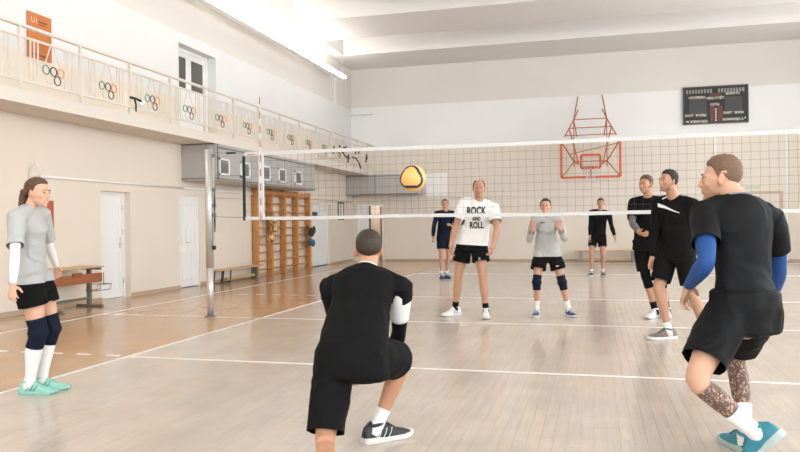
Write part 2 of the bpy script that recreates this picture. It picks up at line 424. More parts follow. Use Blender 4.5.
# projector clipped to the railing
pj = thing('floodlight', (BX + 0.05, 10.7, 3.3), 'small black floodlight with a bright lens clamped on the balcony railing', 'lamp')
MB().bevbox(BX + 0.05, BX + 0.09, 10.56, 10.72, 3.43, 3.465, 0.008).build('lamp_head', M_BLACK, pj)
MB().tube([(BX + 0.06, 10.69, 3.43), (BX + 0.05, 10.74, 3.36), (BX + 0.05, 10.74, 3.24)], 0.016, 8).build('bracket', M_BLACK, pj)
MB().sphere((BX + 0.12, 10.82, 3.40), 0.03, 12).build('lens', mat('lens_glow', 'FFFFFF', 0.3, emit=((1, 0.97, 0.9), 3.0)), pj, True)
MB().tube([(BX + 0.09, 10.72, 3.44), (BX + 0.12, 10.80, 3.41)], 0.02, 8).build('lamp_arm', M_BLACK, pj)

# orange sign board up on the balcony wall
sg = thing('sign_board', (XL + 0.02, 9.45, 3.93), 'orange notice board with a pale emblem high on the wall above the railing', 'sign')
MB().bevbox(XL, XL + 0.03, 9.24, 9.74, 3.90, 4.60, 0.006).build('board', M_SIGN, sg)
for txt, sz, yy, zz, mm, nm in (('U1', 0.12, 9.37, 4.48, mat('emblem_pale', 'F6D9B8', 0.5), 'emblem'),):
    V, F = text_mesh(txt, sz); MB().add([(XL + 0.034, yy + a, zz + b) for a, b, c in V], F).build(nm, mm, sg)
for q in ((9.46, 9.64, 4.47, 4.49), (9.46, 9.60, 4.43, 4.445), (9.32, 9.66, 3.95, 3.97)): MB().box(XL + 0.03, XL + 0.034, *q).build('print_line', mat('print_brown', '6E3A20', 0.6), sg)

# ------------------------------------------------------------------ doors on the left wall
def leaf(mb, x, y0, y1, z0, z1, panels, mi=0):
    mb.bevbox(x - 0.04, x, y0, y1, z0, z1, 0.005, mi)
    for a, b in panels:
        w = 0.09
        for q in ((y0 + w, y0 + w + 0.02, a, b), (y1 - w - 0.02, y1 - w, a, b), (y0 + w, y1 - w, a, a + 0.02), (y0 + w, y1 - w, b - 0.02, b)):
            mb.box(x, x + 0.012, *q)
dr = MB(); X1 = XL - 0.14
dr.box(X1 - 0.05, X1 + 0.02, 10.9, 10.96, 0, 1.93).box(X1 - 0.05, X1 + 0.02, 11.69, 11.75, 0, 1.93).box(X1 - 0.05, X1 + 0.02, 10.96, 11.69, 1.87, 1.93)
d1 = dr.build('door_1', M_WHITE); tag(d1, kind='structure')
mb = MB(); leaf(mb, X1, 10.96, 11.69, 0.01, 1.87, ((0.15, 0.85), (0.98, 1.72))); mb.build('door_leaf', M_WHITE, d1)
MB().tube([(X1, 11.62, 0.98), (X1 + 0.05, 11.62, 0.98), (X1 + 0.05, 11.52, 0.98)], 0.011, 8).bevbox(X1, X1 + 0.01, 11.6, 11.64, 0.9, 1.1, 0.003).build('door_handle', M_STEEL, d1)
h0 = MB().tube([(X1 + 0.02, 11.69, 1.6), (X1 + 0.02, 11.69, 1.7)], 0.012, 8).build('hinge', M_STEEL, d1)
share(h0, 'hinge', d1, (0, 0, -0.45)); share(h0, 'hinge', d1, (0, 0, -1.35))
X2 = XL - 0.05
dr = MB().box(X2 - 0.05, X2 + 0.02, 13.4, 13.45, 0, 1.93).box(X2 - 0.05, X2 + 0.02, 14.15, 14.2, 0, 1.93).box(X2 - 0.05, X2 + 0.02, 13.45, 14.15, 1.88, 1.93)
d2 = dr.build('door_2', M_WHITE); tag(d2, kind='structure')
for a, b in ((13.45, 13.8), (13.805, 14.15)):
    mb = MB(); leaf(mb, X2, a, b, 0.01, 1.88, ((0.15, 0.75), (0.9, 1.75))); mb.build('door_leaf', M_WHITE, d2)
MB().tube([(X2, 13.77, 0.95), (X2 + 0.04, 13.77, 0.95), (X2 + 0.04, 13.72, 0.95)], 0.01, 8).build('door_handle', M_STEEL, d2)
X3 = XL - 0.12
dr = MB().box(X3 - 0.05, X3 + 0.02, 20.75, 20.81, 0, 1.93).box(X3 - 0.05, X3 + 0.02, 22.2, 22.4, 0, 1.93).box(X3 - 0.05, X3 + 0.02, 20.81, 22.2, 1.87, 1.93)
d3 = dr.build('door_3', M_WHITE); tag(d3, kind='structure')
mb = MB(); leaf(mb, X3, 20.81, 22.2, 0.01, 1.87, ((0.15, 0.85), (1.0, 1.72))); mb.build('door_leaf', M_WHITE, d3)
MB().box(X3 + 0.012, X3 + 0.02, 21.05, 21.45, 1.58, 1.70).build('door_plate', mat('plate_dark', '4A4440', 0.5), d3)
# balcony double door with glazed uppers
X4 = XL - 0.24
dr = MB().box(X4 - 0.06, X4 + 0.02, 13.45, 13.52, 3.18, 5.12).box(X4 - 0.06, X4 + 0.02, 14.93, 15.0, 3.18, 5.12).box(X4 - 0.06, X4 + 0.02, 13.52, 14.93, 5.04, 5.12)
d4 = dr.build('door_4', M_WHITE); tag(d4, kind='structure')
for a, b in ((13.52, 14.22), (14.23, 14.93)):
    lf = MB().box(X4 - 0.03, X4, a, a + 0.10, 3.2, 5.04).box(X4 - 0.03, X4, b - 0.10, b, 3.2, 5.04).box(X4 - 0.03, X4, a + .1, b - .1, 4.94, 5.04).box(X4 - 0.03, X4, a + .1, b - .1, 4.1, 4.24).box(X4 - 0.02, X4 - 0.005, a + .1, b - .1, 3.3, 4.1).box(X4 - 0.03, X4, a + .1, b - .1, 3.2, 3.3).build('door_leaf', M_WHITE, d4)
    MB().box(X4 - 0.02, X4 - 0.012, a + 0.1, b - 0.1, 4.24, 4.94).build('pane', M_DGLASS, lf)
# backs so the holes do not open to the sky
tag(MB().box(XL - 0.36, XL - 0.3, 10.8, 14.3, 0, 2.0).box(XL - 0.36, XL - 0.3, 20.6, 22.5, 0, 2.0).box(XL - 0.36, XL - 0.3, 13.3, 15.1, 3.1, 5.2).build('trim_1', M_CREAM), kind='structure')

# far-left doorway: lit corridor with a half open door
cor = MB().box(-8.4, -8.2, YF + 0.3, YF + 2.0, 0, 2.6).box(-7.1, -6.9, YF + 0.3, YF + 2.0, 0, 2.6).box(-8.4, -6.9, YF + 1.9, YF + 2.0, 0, 2.6).box(-8.4, -6.9, YF + 0.3, YF + 2.0, 2.5, 2.6)
tag(cor.build('wall_corridor', mat('corridor_paint', 'C9B7A4', 0.7)), kind='structure')
_cl = bpy.data.lights.new('corridor_lamp', 'AREA'); _cl.energy = 25; _cl.size = 0.8; _cl.color = (0.9, 0.96, 1.0)
_co = bpy.data.objects.new('corridor_lamp', _cl); COL.objects.link(_co); _co.location = (-7.65, YF + 1.1, 2.45)
d5 = MB().box(-8.12, -8.06, YF + 0.02, YF + 0.12, 0, 2.0).box(-7.21, -7.15, YF + 0.02, YF + 0.12, 0, 2.0).box(-8.06, -7.21, YF + 0.02, YF + 0.12, 1.94, 2.0).build('door_5', M_WHITE2); tag(d5, kind='structure')
MB().bevbox(-8.06, -7.70, YF + 0.06, YF + 0.10, 0.01, 1.94, 0.004).build('door_leaf', M_WHITE, d5)
MB().box(-7.70, -7.66, YF + 0.05, YF + 0.11, 0.01, 1.94).build('door_edge', mat('edge_dark', '3B342F', 0.6), d5)
MB().bar((-7.30, YF + 0.1, 0.97), (-7.45, YF + 0.75, 0.97), 0.04, 1.9, up=(0, 0, 1)).build('door_leaf', mat('door_pinkish', 'B08C7C', 0.5), d5)
# far-right door
d6 = MB().box(4.35, 4.43, YF - 0.05, YF, 0, 2.17).box(5.52, 5.60, YF - 0.05, YF, 0, 2.17).box(4.43, 5.52, YF - 0.05, YF, 2.09, 2.17).build('door_6', mat('door_frame_beige', 'C7AE95', 0.5)); tag(d6, kind='structure')
for a, b in ((4.43, 4.97), (4.98, 5.52)):
    MB().bevbox(a, b, YF - 0.03, YF, 0.01, 2.09, 0.004).bevbox(a + 0.08, b - 0.08, YF - 0.036, YF - 0.03, 0.2, 0.95, 0.003).bevbox(a + 0.08, b - 0.08, YF - 0.036, YF - 0.03, 1.1, 1.95, 0.003).build('door_leaf', M_CREAM, d6)
tag(MB().bevbox(4.58, 4.95, YF - 0.03, YF, 2.24, 2.34, 0.004).build('exit_sign', mat('pale_green', 'C3CDBF', 0.5)), 'faded pale green exit sign above the far door', 'sign')
tag(MB().box(3.66, 3.72, YF - 0.03, YF, 1.5, 3.98).box(3.69, 3.78, YF - 0.05, YF, 3.94, 3.98).build('wall_pipe', M_WHITE), 'thin white vertical pipe on the far wall below the scoreboard', 'pipe')
tag(MB().box(5.70, 5.74, YF - 0.02, YF, 0.0, 3.9).build('trim_2', M_WHITE), kind='structure')
tag(MB().box(XL, -7.5, YF - 0.22, YF, 5.16, 5.26).build('trim_3', M_WHITE), kind='structure')
tag(MB().tube([(XL + 0.02, 22.85, 5.3), (XL + 0.02, 22.85, 6.3)], 0.018, 8).build('wall_conduit', M_WHITE), 'short white conduit running down from the end of the light strip', 'pipe')

# ------------------------------------------------------------------ fluorescent light strips
def strip(x, z, y0, y1, label):
    t = thing('light_strip', (x, y0, z), label, 'lamp', None)
    sd = 1 if x < 0 else -1
    MB().box(x - 0.15 * sd, x + 0.03 * sd, y0, y1, z - 0.055, z - 0.04).box(x - 0.155 * sd, x - 0.145 * sd, y0, y1, z - 0.055, z + 0.13).build('tray', M_WHITE, t)
    n = int(round((y1 - y0) / 1.25)); L = (y1 - y0) / n
    em = mat('tube_glow', 'FFFFFF', 0.3, emit=((1.0, 0.975, 0.94), TUBE))
    for sx in (-0.075, 0.075):
        t0 = MB().tube([(x + sx, y0 + 0.02, z + 0.01), (x + sx, y0 + L - 0.02, z + 0.01)], 0.045, 8).build('fluorescent_tube', em, t, True)
        for i in range(1, n): share(t0, 'fluorescent_tube', t, (0, i * L, 0))
    hs = None
    for i in range(0, n + 1, 3):
        yy = y0 + min(max(i * L, 0.1), y1 - y0 - 0.1)
        if hs is None: hs = MB().tube([(x, yy, z - 0.03), (x, yy, ZB)], 0.008, 6).build('hanger', M_STEEL, t); hy = yy
        else: share(hs, 'hanger', t, (0, yy - hy, 0))
    return t
strip(-7.75, 6.02, 3.0, 22.2, 'long continuous glowing strip light hung below the beams along the left wall')
strip(7.75, 6.02, 3.0, 22.2, 'long glowing strip light hung along the right wall, out of the picture')

# ------------------------------------------------------------------ ducts
DX = -7.47
du = thing('duct_box', (-7.9, 16.2, 2.24), 'grey sheet metal duct box with five white framed vents under the balcony', 'duct')
MB().bevbox(XL, DX, 13.5, 18.93, 2.24, 2.985, 0.012).build('casing', M_DUCT, du)
MB().box(DX, DX + 0.012, 13.5, 18.93, 2.90, 2.925).box(DX, DX + 0.012, 13.5, 13.53, 2.24, 2.98).box(DX, DX + 0.012, 13.5, 18.93, 2.26, 2.28).build('edge_flange', M_GSTEEL, du)
MB().box(XL, DX, 13.488, 13.5, 2.27, 2.29).build('end_flange', M_GSTEEL, du)
for yc in (13.77, 14.72, 15.78, 16.70, 17.72):
    v = MB()
    w, a, b = 0.22, 2.35, 2.70
    v.box(DX, DX + 0.03, yc - w, yc - w + 0.04, a, b).box(DX, DX + 0.03, yc + w - 0.04, yc + w, a, b).box(DX, DX + 0.03, yc - w, yc + w, b - 0.04, b).box(DX, DX + 0.03, yc - w, yc + w, a, a + 0.04)
    vf = v.build('vent', M_WHITE, du)
    s = MB()
    for i in range(8): s.bar((DX + 0.012, yc - w + 0.04, a + 0.055 + i * 0.027), (DX + 0.012, yc + w - 0.04, a + 0.055 + i * 0.027), 0.018, 0.006)
    s.box(DX + 0.001, DX + 0.004, yc - w + 0.03, yc + w - 0.03, a + 0.03, b - 0.03)
    s.build('grille', M_MESHG, vf)
du2 = thing('duct_box', (-7, YF - 0.35, 2.26), 'grey sheet metal duct box high in the far left corner', 'duct')
MB().bevbox(XL + 0.01, -5.72, YF - 0.7, YF - 0.01, 2.3, 3.0, 0.012).build('casing', M_DUCT, du2)
MB().box(XL, -5.72, YF - 0.712, YF - 0.7, 2.93, 2.95).box(XL, -5.72, YF - 0.712, YF - 0.7, 2.31, 2.33).box(-7.25, -7.23, YF - 0.712, YF - 0.7, 2.3, 3.0).build('edge_flange', mat('flange_dark', '5A5855', 0.5), du2)
tag(MB().bevbox(-5.62, -4.86, YF - 0.04, YF, 2.22, 3.02, 0.005).build('wall_board', M_WHITE2), 'blank white board on the far wall beside the corner duct', 'board')

tag(MB().tube([(-4.8, YF - 0.02, 2.18), (4.3, YF - 0.02, 2.18)], 0.014, 8).build('wall_conduit', M_WHITE, None, True), 'thin white conduit running level across the far wall above the bench', 'pipe')
# small things on the left wall
tag(MB().tube([(XL + 0.03, 9.45, 2.09), (XL + 0.03, 13.5, 2.09)], 0.02, 8).tube([(XL + 0.03, 13.5, 2.09), (XL + 0.03, 24.5, 2.09)], 0.02, 8).build('wall_conduit', M_WHITE, None, True), 'long white conduit running level along the left wall above the doors', 'pipe')
jb = thing('junction_box', (XL + 0.04, 9.3, 2.02), 'small cream junction box on the left wall above the woman in grey', 'box')
MB().bevbox(XL, XL + 0.07, 9.24, 9.34, 2.0, 2.2, 0.008).build('casing', M_CREAM, jb)
MB().tube([(XL + 0.05, 9.3, 2.2), (XL + 0.06, 9.34, 2.28), (XL + 0.05, 9.40, 2.24)], 0.012, 6).build('cable', M_WHITE, jb)
tag(MB().bevbox(XL, XL + 0.03, 9.30, 9.74, 1.12, 1.72, 0.006).build('wall_panel', M_RED), 'rust red panel on the left wall behind the woman in grey', 'panel')
ws = thing('wall_notice', (XL + 0.01, 23.4, 1.75), 'small dark framed notice on the wall beside the third door', 'notice')
MB().box(XL, XL + 0.02, 23.05, 23.65, 1.45, 1.5).box(XL, XL + 0.02, 23.05, 23.65, 2.0, 2.05).box(XL, XL + 0.02, 23.05, 23.12, 1.5, 2.0).box(XL, XL + 0.02, 23.58, 23.65, 1.5, 2.0).box(XL, XL + 0.02, 23.3, 23.36, 1.5, 2.0).build('notice_frame', mat('notice_dark', '4B3A33', 0.5), ws)
MB().box(XL, XL + 0.012, 23.12, 23.58, 1.5, 2.0).build('paper', M_WHITE2, ws)

# ------------------------------------------------------------------ wall bars
wb = thing('wall_bars', (-8.15, 18.5, 0), 'varnished wooden wall bars in four bays under the grey duct box', 'wall bars')
PYS = [16.72, 17.55, 18.4, 19.25, 20.18]
pp = None
for y in PYS:
    if pp is None: pp = MB().bevbox(XL + 0.03, XL + 0.17, y - 0.05, y + 0.05, 0.0, 2.235, 0.008).build('upright', M_WOOD, wb)
    else: share(pp, 'upright', wb, (0, y - PYS[0], 0))
for i in range(4):
    a, b = PYS[i] + 0.05, PYS[i + 1] - 0.05; r0 = None
    for q in range(10):
        z = 0.18 + q * 0.21
        if r0 is None: r0 = MB().tube([(XL + 0.14, a, z), (XL + 0.14, b, z)], 0.021, 8).build('rung', M_WOOD, wb, True)
        else: share(r0, 'rung', wb, (0, 0, z - 0.18))
    MB().bevbox(XL + 0.10, XL + 0.16, a, b, 2.1, 2.2, 0.006).build('head_rail', M_WOOD, wb)

# ------------------------------------------------------------------ volleyballs
M_YEL = mat('ball_yellow', 'EDB465', 0.45, bump=0.25, nscale=160)
M_NAVY = mat('ball_navy', '232A40', 0.45, bump=0.25, nscale=160)
def ball(c, r, label, group=None, spin=0.0, n=40, cap=(-0.35, -0.85, 0.25)):
    t = thing('volleyball', (c[0], c[1], c[2] - r), label, 'ball', group)
    c = np.array(c); k = n // 2
    ax = np.array(cap, float); ax /= np.linalg.norm(ax)
    e1 = np.cross(ax, (0, 0, 1)); e1 /= np.linalg.norm(e1); e2 = np.cross(e1, ax)
    def cls(d, which=(1, -1)):
        out = 0; best = 1.0
        for s_, off in ((1, spin), (-1, spin + 1.2)):
            if s_ not in which: continue
            w = math.acos(max(-1, min(1, d.dot(ax) * s_))); ph = math.atan2(d.dot(e2), d.dot(e1)) + off
            rr = 0.80 + 0.13 * math.cos(3 * ph)
            q = w - rr; best = min(best, abs(q - 0.14))
        return best - 0.14      # < 0 in the navy band
    Y = MB(); B = MB(); B2 = MB()
    P = [[np.array([math.sin(math.pi * i / k) * math.cos(2 * math.pi * j / n), math.sin(math.pi * i / k) * math.sin(2 * math.pi * j / n), math.cos(math.pi * i / k)]) for j in range(n)] for i in range(k + 1)]
    for mb, sel in ((Y, False), (B, True)):
        for i in range(k):
            for j in range(n):
                q = [P[i][j], P[i + 1][j], P[i + 1][(j + 1) % n], P[i][(j + 1) % n]]
                m = sum(q) / 4; m /= np.linalg.norm(m)
                if (cls(m) < 0) == sel:
                    rad = r if sel else r * 0.992
                    (B2 if sel and cls(m, (1,)) >= 0 else mb).add([c + p * rad for p in q], [(0, 1, 2, 3)])
    Y.build('panel', M_YEL, t, True)
    for bb in (B, B2):
        if bb.v: bb.build('band', M_NAVY, t, True)['label'] = 'navy blue band'
    return t
ball((-1.41, 5.71, 1.65), 0.108, 'yellow and navy volleyball flying in the air above the net tape', n=72, spin=0.5, cap=(0.02, -0.95, 0.05))
bz = []
for i, (y, z, w) in enumerate(((17.30, 1.42, 'uppermost'), (17.33, 1.20, 'middle'), (17.12, 0.98, 'lowest'))):
    ball((XL + 0.31, y, z), 0.105, 'yellow and black ball hanging on the wall bars, %s of the three' % w, 'balls hanging on the wall bars', spin=i * 0.9, n=24, cap=(0.8, -0.5, 0.2))
nb = MB()
for a in range(8):
    ph = a * math.pi / 4
    nb.tube([(XL + 0.31 + 0.125 * math.cos(ph) * s_, 17.25 + 0.17 * math.sin(ph) * s_, z) for z, s_ in ((1.62, 0.05), (1.5, 0.8), (1.2, 1.15), (0.95, 1.1), (0.86, 0.3))], 0.003, 4)
tag(nb.build('ball_net', M_BLACK), 'black string net holding the balls against the wall bars', 'net bag')
bg = thing('shoe_bag', (-7.98, 20.0, 0.7), 'blue and dark grey bag hanging at the right end of the wall bars', 'bag')
MB().sphere((-8.0, 19.85, 0.80), (0.07, 0.13, 0.12), 14).sphere((-8.0, 20.05, 0.76), (0.06, 0.10, 0.11), 14).build('bag_body', mat('bag_blue', '3F5B74', 0.7, noise=0.3, nscale=18), bg, True)
MB().sphere((-7.98, 19.9, 1.08), (0.07, 0.15, 0.14), 14).sphere((-7.98, 20.08, 1.14), (0.05, 0.08, 0.12), 14).build('bag_top', mat('bag_dark', '2A2D33', 0.7, noise=0.4, nscale=18), bg, True)
MB().tube([(-8.06, 19.8, 1.16), (-8.15, 19.92, 1.29), (-8.06, 20.02, 1.16)], 0.012, 6).build('strap', M_BLACK, bg)

# ------------------------------------------------------------------ benches and desk
b1 = thing('gym_bench', (-8.0, 15.5, 0), 'long low wooden bench with black folding legs before the left wall', 'bench')
MB().bevbox(-8.18, -7.93, 14.42, 16.62, 0.29, 0.325, 0.008).build('seat', M_WOOD2, b1)
MB().bevbox(-8.08, -8.03, 14.9, 16.55, 0.06, 0.12, 0.006).build('stretcher', M_WOOD2, b1)
for y in (14.55, 14.95):
    MB().tube([(-8.14, y, 0.29), (-8.14, y - 0.06, 0.02), (-7.96, y - 0.06, 0.02), (-7.96, y, 0.29)], 0.015, 6).build('leg', M_BLACK, b1)
MB().bevbox(-8.14, -7.97, 16.3, 16.36, 0.0, 0.29, 0.005).build('leg', M_GSTEEL, b1)
MB().tube([(-7.96, 14.49, 0.04), (-7.96, 14.89, 0.04)], 0.015, 6).build('foot_bar', M_BLACK, b1)
b2 = thing('gym_bench', (0.4, 24.3, 0), 'long low wooden bench against the far wall behind the man in black', 'bench')
MB().bevbox(-0.62, 1.42, 24.12, 24.40, 0.34, 0.38, 0.008).build('seat', M_WOOD2, b2)
for x in (-0.42, 1.18): MB().bevbox(x - 0.05, x + 0.05, 24.15, 24.37, 0.0, 0.34, 0.006).build('leg', M_GSTEEL, b2)
MB().box(-0.42, 1.18, 24.24, 24.27, 0.05, 0.12).build('stretcher', M_WOOD2, b2)
dk = thing('school_desk', (-7.95, 9.8, 0), 'low school desk with brown drawer board and grey steel legs at the left wall', 'desk')
MB().bevbox(-8.22, -7.78, 9.02, 10.30, 0.635, 0.66, 0.006).build('table_top', M_WOOD2, dk)
MB().bevbox(-7.82, -7.79, 9.14, 10.26, 0.40, 0.55, 0.005).build('front_board', M_BROWN, dk)
MB().bevbox(-7.80, -7.76, 9.55, 9.75, 0.52, 0.58, 0.004).build('paper_box', mat('box_brown', '8A4F32', 0.6), dk)
for y in (9.24, 10.16):
    MB().bevbox(-8.0, -7.93, y - 0.025, y + 0.025, 0.03, 0.635, 0.005).build('leg', M_GSTEEL, dk)
    MB().bevbox(-8.2, -7.70, y - 0.025, y + 0.025, 0.0, 0.04, 0.008).build('foot', M_GSTEEL, dk)
    MB().bar((-8.2, y, 0.62), (-7.74, y, 0.62), 0.04, 0.03).build('bracket', M_GSTEEL, dk)
MB().box(-7.98, -7.95, 9.24, 10.16, 0.12, 0.16).build('foot_rail', M_GSTEEL, dk)
MB().tube([(-7.72, 10.05, 0.36), (-7.72, 10.4, 0.36), (-7.72, 10.36, 0.27), (-7.72, 10.02, 0.27)], 0.007, 6, True).tube([(-7.92, 10.05, 0.36), (-7.92, 10.4, 0.36), (-7.92, 10.36, 0.27), (-7.92, 10.02, 0.27)], 0.007, 6, True).tube([(-7.72, 10.4, 0.36), (-7.92, 10.4, 0.36)], 0.007, 6).tube([(-7.72, 10.02, 0.27), (-7.92, 10.02, 0.27)], 0.007, 6).tube([(-7.72, 10.2, 0.36), (-7.72, 10.2, 0.56)], 0.007, 6).build('wire_basket', M_GSTEEL, dk)

# ------------------------------------------------------------------ net, posts, antenna
NY = 9.3
ZT = lambda x: 2.31 + max(0, (x - 0.5)) * 0.004
def post(x, label, full):
    t = thing('net_post', (x, NY, 0), label, 'post')
    MB().tube([(x, NY, 0.006), (x, NY, 0.72)], 0.046, 20).build('lower_tube', M_STEEL, t, True)
    MB().tube([(x, NY, 0.70), (x, NY, 2.38)], 0.056, 20).build('upper_tube', M_STEEL, t, True)
    MB().lathe([(0.085, 0), (0.085, 0.012), (0.06, 0.02)], 20, (x, NY, 0)).build('floor_plate', M_GSTEEL, t)
    MB().lathe([(0.058, 0), (0.058, 0.02), (0.03, 0.035)], 20, (x, NY, 2.38)).build('cap', M_GSTEEL, t)
    s = 1 if x < 0 else -1
    if full:
        MB().sphere((x + s * 0.085, NY - 0.03, 0.98), 0.032, 12).tube([(x + s * 0.05, NY, 0.98), (x + s * 0.085, NY - 0.03, 0.98)], 0.012, 8).build('crank_knob', M_BLACK, t, True)
        MB().box(x + s * 0.062, x + s * 0.078, NY - 0.012, NY + 0.012, 1.0, 2.30).build('track', M_STEEL, t)
        for z in (2.26, 1.78, 1.55, 1.42): MB().bevbox(x + s * 0.055, x + s * 0.10, NY - 0.02, NY + 0.02, z, z + 0.05, 0.006).build('cord_hook', M_GSTEEL, t)
        MB().tube([(x + s * 0.09, NY - 0.01, z) for z in (1.85, 1.7, 1.6, 1.5, 1.35, 1.2)], [0.006, 0.01, 0.014, 0.007, 0.013, 0.006], 6).build('loose_cord', M_BLACK, t)
    return t
post(-5.28, 'grey steel net post with crank knob standing at the left side of the court', True)
post(5.28, 'grey steel net post at the right side of the court, out of the picture', False)
net = thing('volleyball_net', (0, NY, 1.38), 'volleyball net with white top and bottom tapes stretched across the court', 'net')
mb = MB(); XS = np.arange(-4.72, 4.73, 0.1)
rn = random.Random(3)
w = 0.0013
for x in XS:
    pts = [(x + rn.uniform(-.006, .006), NY + rn.uniform(-.004, .004), z) for z in np.linspace(1.39, ZT(x) - 0.03, 5)]
    mb.tube(pts, w, 4)
for k in range(1, 9):
    pts = [(x, NY + rn.uniform(-.004, .004), 1.39 + (ZT(x) - 1.42) * k / 9 + rn.uniform(-.006, .006)) for x in XS[::3]]
    mb.tube(pts, w, 4)
o = mb.build('netting', M_NET, net); o['kind'] = 'stuff'
def tape(name, zf, h, x0, x1, m=M_TAPE):
    t = MB(); xs = np.linspace(x0, x1, 40); V = []
    for x in xs:
        z = zf(x); V += [(x, NY - 0.006, z - h), (x, NY - 0.008, z), (x, NY + 0.008, z), (x, NY + 0.006, z - h)]
    F = []
    for i in range(39):
        for j in range(4): F.append((i * 4 + j, i * 4 + (j + 1) % 4, i * 4 + 4 + (j + 1) % 4, i * 4 + 4 + j))
    F += [(3, 2, 1, 0), (156, 157, 158, 159)]
    return t.add(V, F).build(name, m, net)
tape('top_tape', lambda x: ZT(x) + 0.006 * math.sin(x * 1.3), 0.048, -4.72, 4.72)
tape('bottom_tape', lambda x: 1.41 + 0.006 * math.sin(x * 2.1), 0.045, -4.72, 4.72)
o = MB().box(-4.75, -4.715, NY - 0.012, NY + 0.012, 1.36, 2.26).build('end_strap', M_BLACK, net); o['label'] = 'black vertical end strap'
MB().bevbox(-4.51, -4.43, NY - 0.014, NY + 0.014, 1.37, 2.31, 0.004).build('side_tape', M_TAPE, net)
MB().bevbox(4.43, 4.51, NY - 0.014, NY + 0.014, 1.37, 2.33, 0.004).build('side_tape', M_TAPE, net)
for s in (-1, 1):
    for z0, z1, rr in ((2.29, 2.33, 0.004), (1.99, 2.0, 0.0025), (1.66, 1.68, 0.0025), (1.40, 1.42, 0.004)):
        MB().tube([(s * 4.72, NY, z0), (s * 5.2, NY, z1)], rr, 5).build('tension_cord', M_GSTEEL, net)
MB().bevbox(-5.0, -4.86, NY - 0.012, NY + 0.012, 2.30, 2.325, 0.004).build('buckle', M_BLACK, net)
MB().box(-4.68, -4.56, NY - 0.011, NY - 0.009, 2.275, 2.285).build('tape_mark', mat('print_red', 'C0504A', 0.6), net)
M_AR = mat('antenna_red', 'B8533C', 0.4)
for s, lb in ((-1, 'red and white striped antenna standing on the left side tape of the net'), (1, 'red and white striped antenna at the right side tape, out of the picture')):
    a = thing('net_antenna', (s * 4.47, NY - 0.02, 1.37), lb, 'antenna')
    for q in range(17):
        z = 1.37 + q * 0.1
        MB().tube([(s * 4.47, NY - 0.022, z), (s * 4.47, NY - 0.022, z + 0.1)], 0.0065, 8).build('stripe', M_AR if q % 2 == 0 else M_WHITE, a, True)

# ------------------------------------------------------------------ basketball backboard frame
hp = thing('basketball_hoop', (-0.08, 23.4, 2.75), 'orange steel frame basketball hoop with open backboard and tall braces on the far wall', 'basketball hoop')
HY = 23.3
k_ = (HY) / 24.6
def hz(z): return 1.28 + (z - 1.28) * k_
x0, x1, z0, z1 = -1.02 * k_, 0.84 * k_, hz(2.75), hz(3.93)
T = 0.07
for a, b in (((x0, z0), (x1, z0)), ((x0, z0), (x0, z1)), ((x1, z0), (x1, z1)), ((x0, z1), (x1, z1))):
    MB().bar((a[0], HY, a[1]), (b[0], HY, b[1]), T, T).build('frame_bar', M_ORANGE, hp)
u0, u1, w0, w1 = -0.39 * k_, 0.22 * k_, hz(3.05), hz(3.47)
for a, b in (((u0, w0), (u1, w0)), ((u0, w0), (u0, w1)), ((u1, w0), (u1, w1)), ((u0, w1), (u1, w1))):
    MB().bar((a[0], HY - 0.01, a[1]), (b[0], HY - 0.01, b[1]), T, T).build('target_bar', M_ORANGE, hp)
rc = (-0.08, HY - 0.36, hz(3.05))
MB().tube([(rc[0] + 0.225 * math.cos(a), rc[1] + 0.225 * math.sin(a), rc[2]) for a in np.linspace(0, 2 * math.pi, 29)[:-1]], 0.011, 8, True).build('rim', M_ORANGE, hp, True)
MB().bar((rc[0], HY, rc[2]), (rc[0], HY - 0.14, rc[2]), 0.1, 0.03).bar((rc[0], HY - 0.02, rc[2]), (rc[0], HY - 0.02, rc[2] - 0.26), 0.06, 0.03).build('rim_bracket', M_ORANGE, hp)
hn = MB()
for i in range(12):
    a = 2 * math.pi * i / 12; b = a + 0.26; c = a - 0.26
    for q in (b, c): hn.tube([(rc[0] + 0.225 * math.cos(a), rc[1] + 0.225 * math.sin(a), rc[2]), (rc[0] + 0.16 * math.cos(q), rc[1] + 0.16 * math.sin(q), rc[2] - 0.2), (rc[0] + 0.12 * math.cos(a), rc[1] + 0.12 * math.sin(a), rc[2] - 0.38)], 0.004, 4)
hn.build('hoop_net', M_TAPE, hp)
WYH = YF - 0.02
M_OR2 = mat('orange_brace', 'B5602E', 0.45)
xc = (x0 + x1) / 2
for s, xa in ((-1, x0), (1, x1)):
    xi = xc + s * 0.50; xw = xc + s * 0.38; xm = xc + s * 0.64
    zt = hz(4.70)
    br = MB()
    br.bar((xw, WYH, 5.40), (xi, HY + 0.35, zt), 0.03).build('brace', M_OR2, hp)
    MB().bar((xi, HY + 0.35, zt), (xc + s * 0.78, HY + 0.15, hz(4.12)), 0.03).build('brace', M_OR2, hp)
    MB().bar((xi, HY + 0.35, zt), (xi, HY + 0.35, hz(3.1)), 0.03).build('brace', M_OR2, hp)
    MB().bar((xi, HY + 0.35, zt), (xw + s * 0.05, WYH, hz(4.25)), 0.03).build('brace', M_OR2, hp)
    MB().bar((xa, HY + 0.02, z1), (xi, HY + 0.35, hz(3.3)), 0.03).build('brace', M_OR2, hp)
    MB().bar((xi, HY + 0.35, hz(3.3)), (xa, HY + 0.02, z0), 0.025).build('brace', M_OR2, hp)
    MB().bar((xm, HY + 0.2, hz(4.4)), (xw, WYH, hz(3.3)), 0.03).build('brace', M_OR2, hp)
    MB().bar((xw, WYH, 4.95), (xi, HY + 0.35, zt), 0.03).build('brace', M_OR2, hp)
    MB().bar((xi, HY + 0.35, hz(3.3)), (xw, WYH, hz(3.3)), 0.03).build('brace', M_OR2, hp)
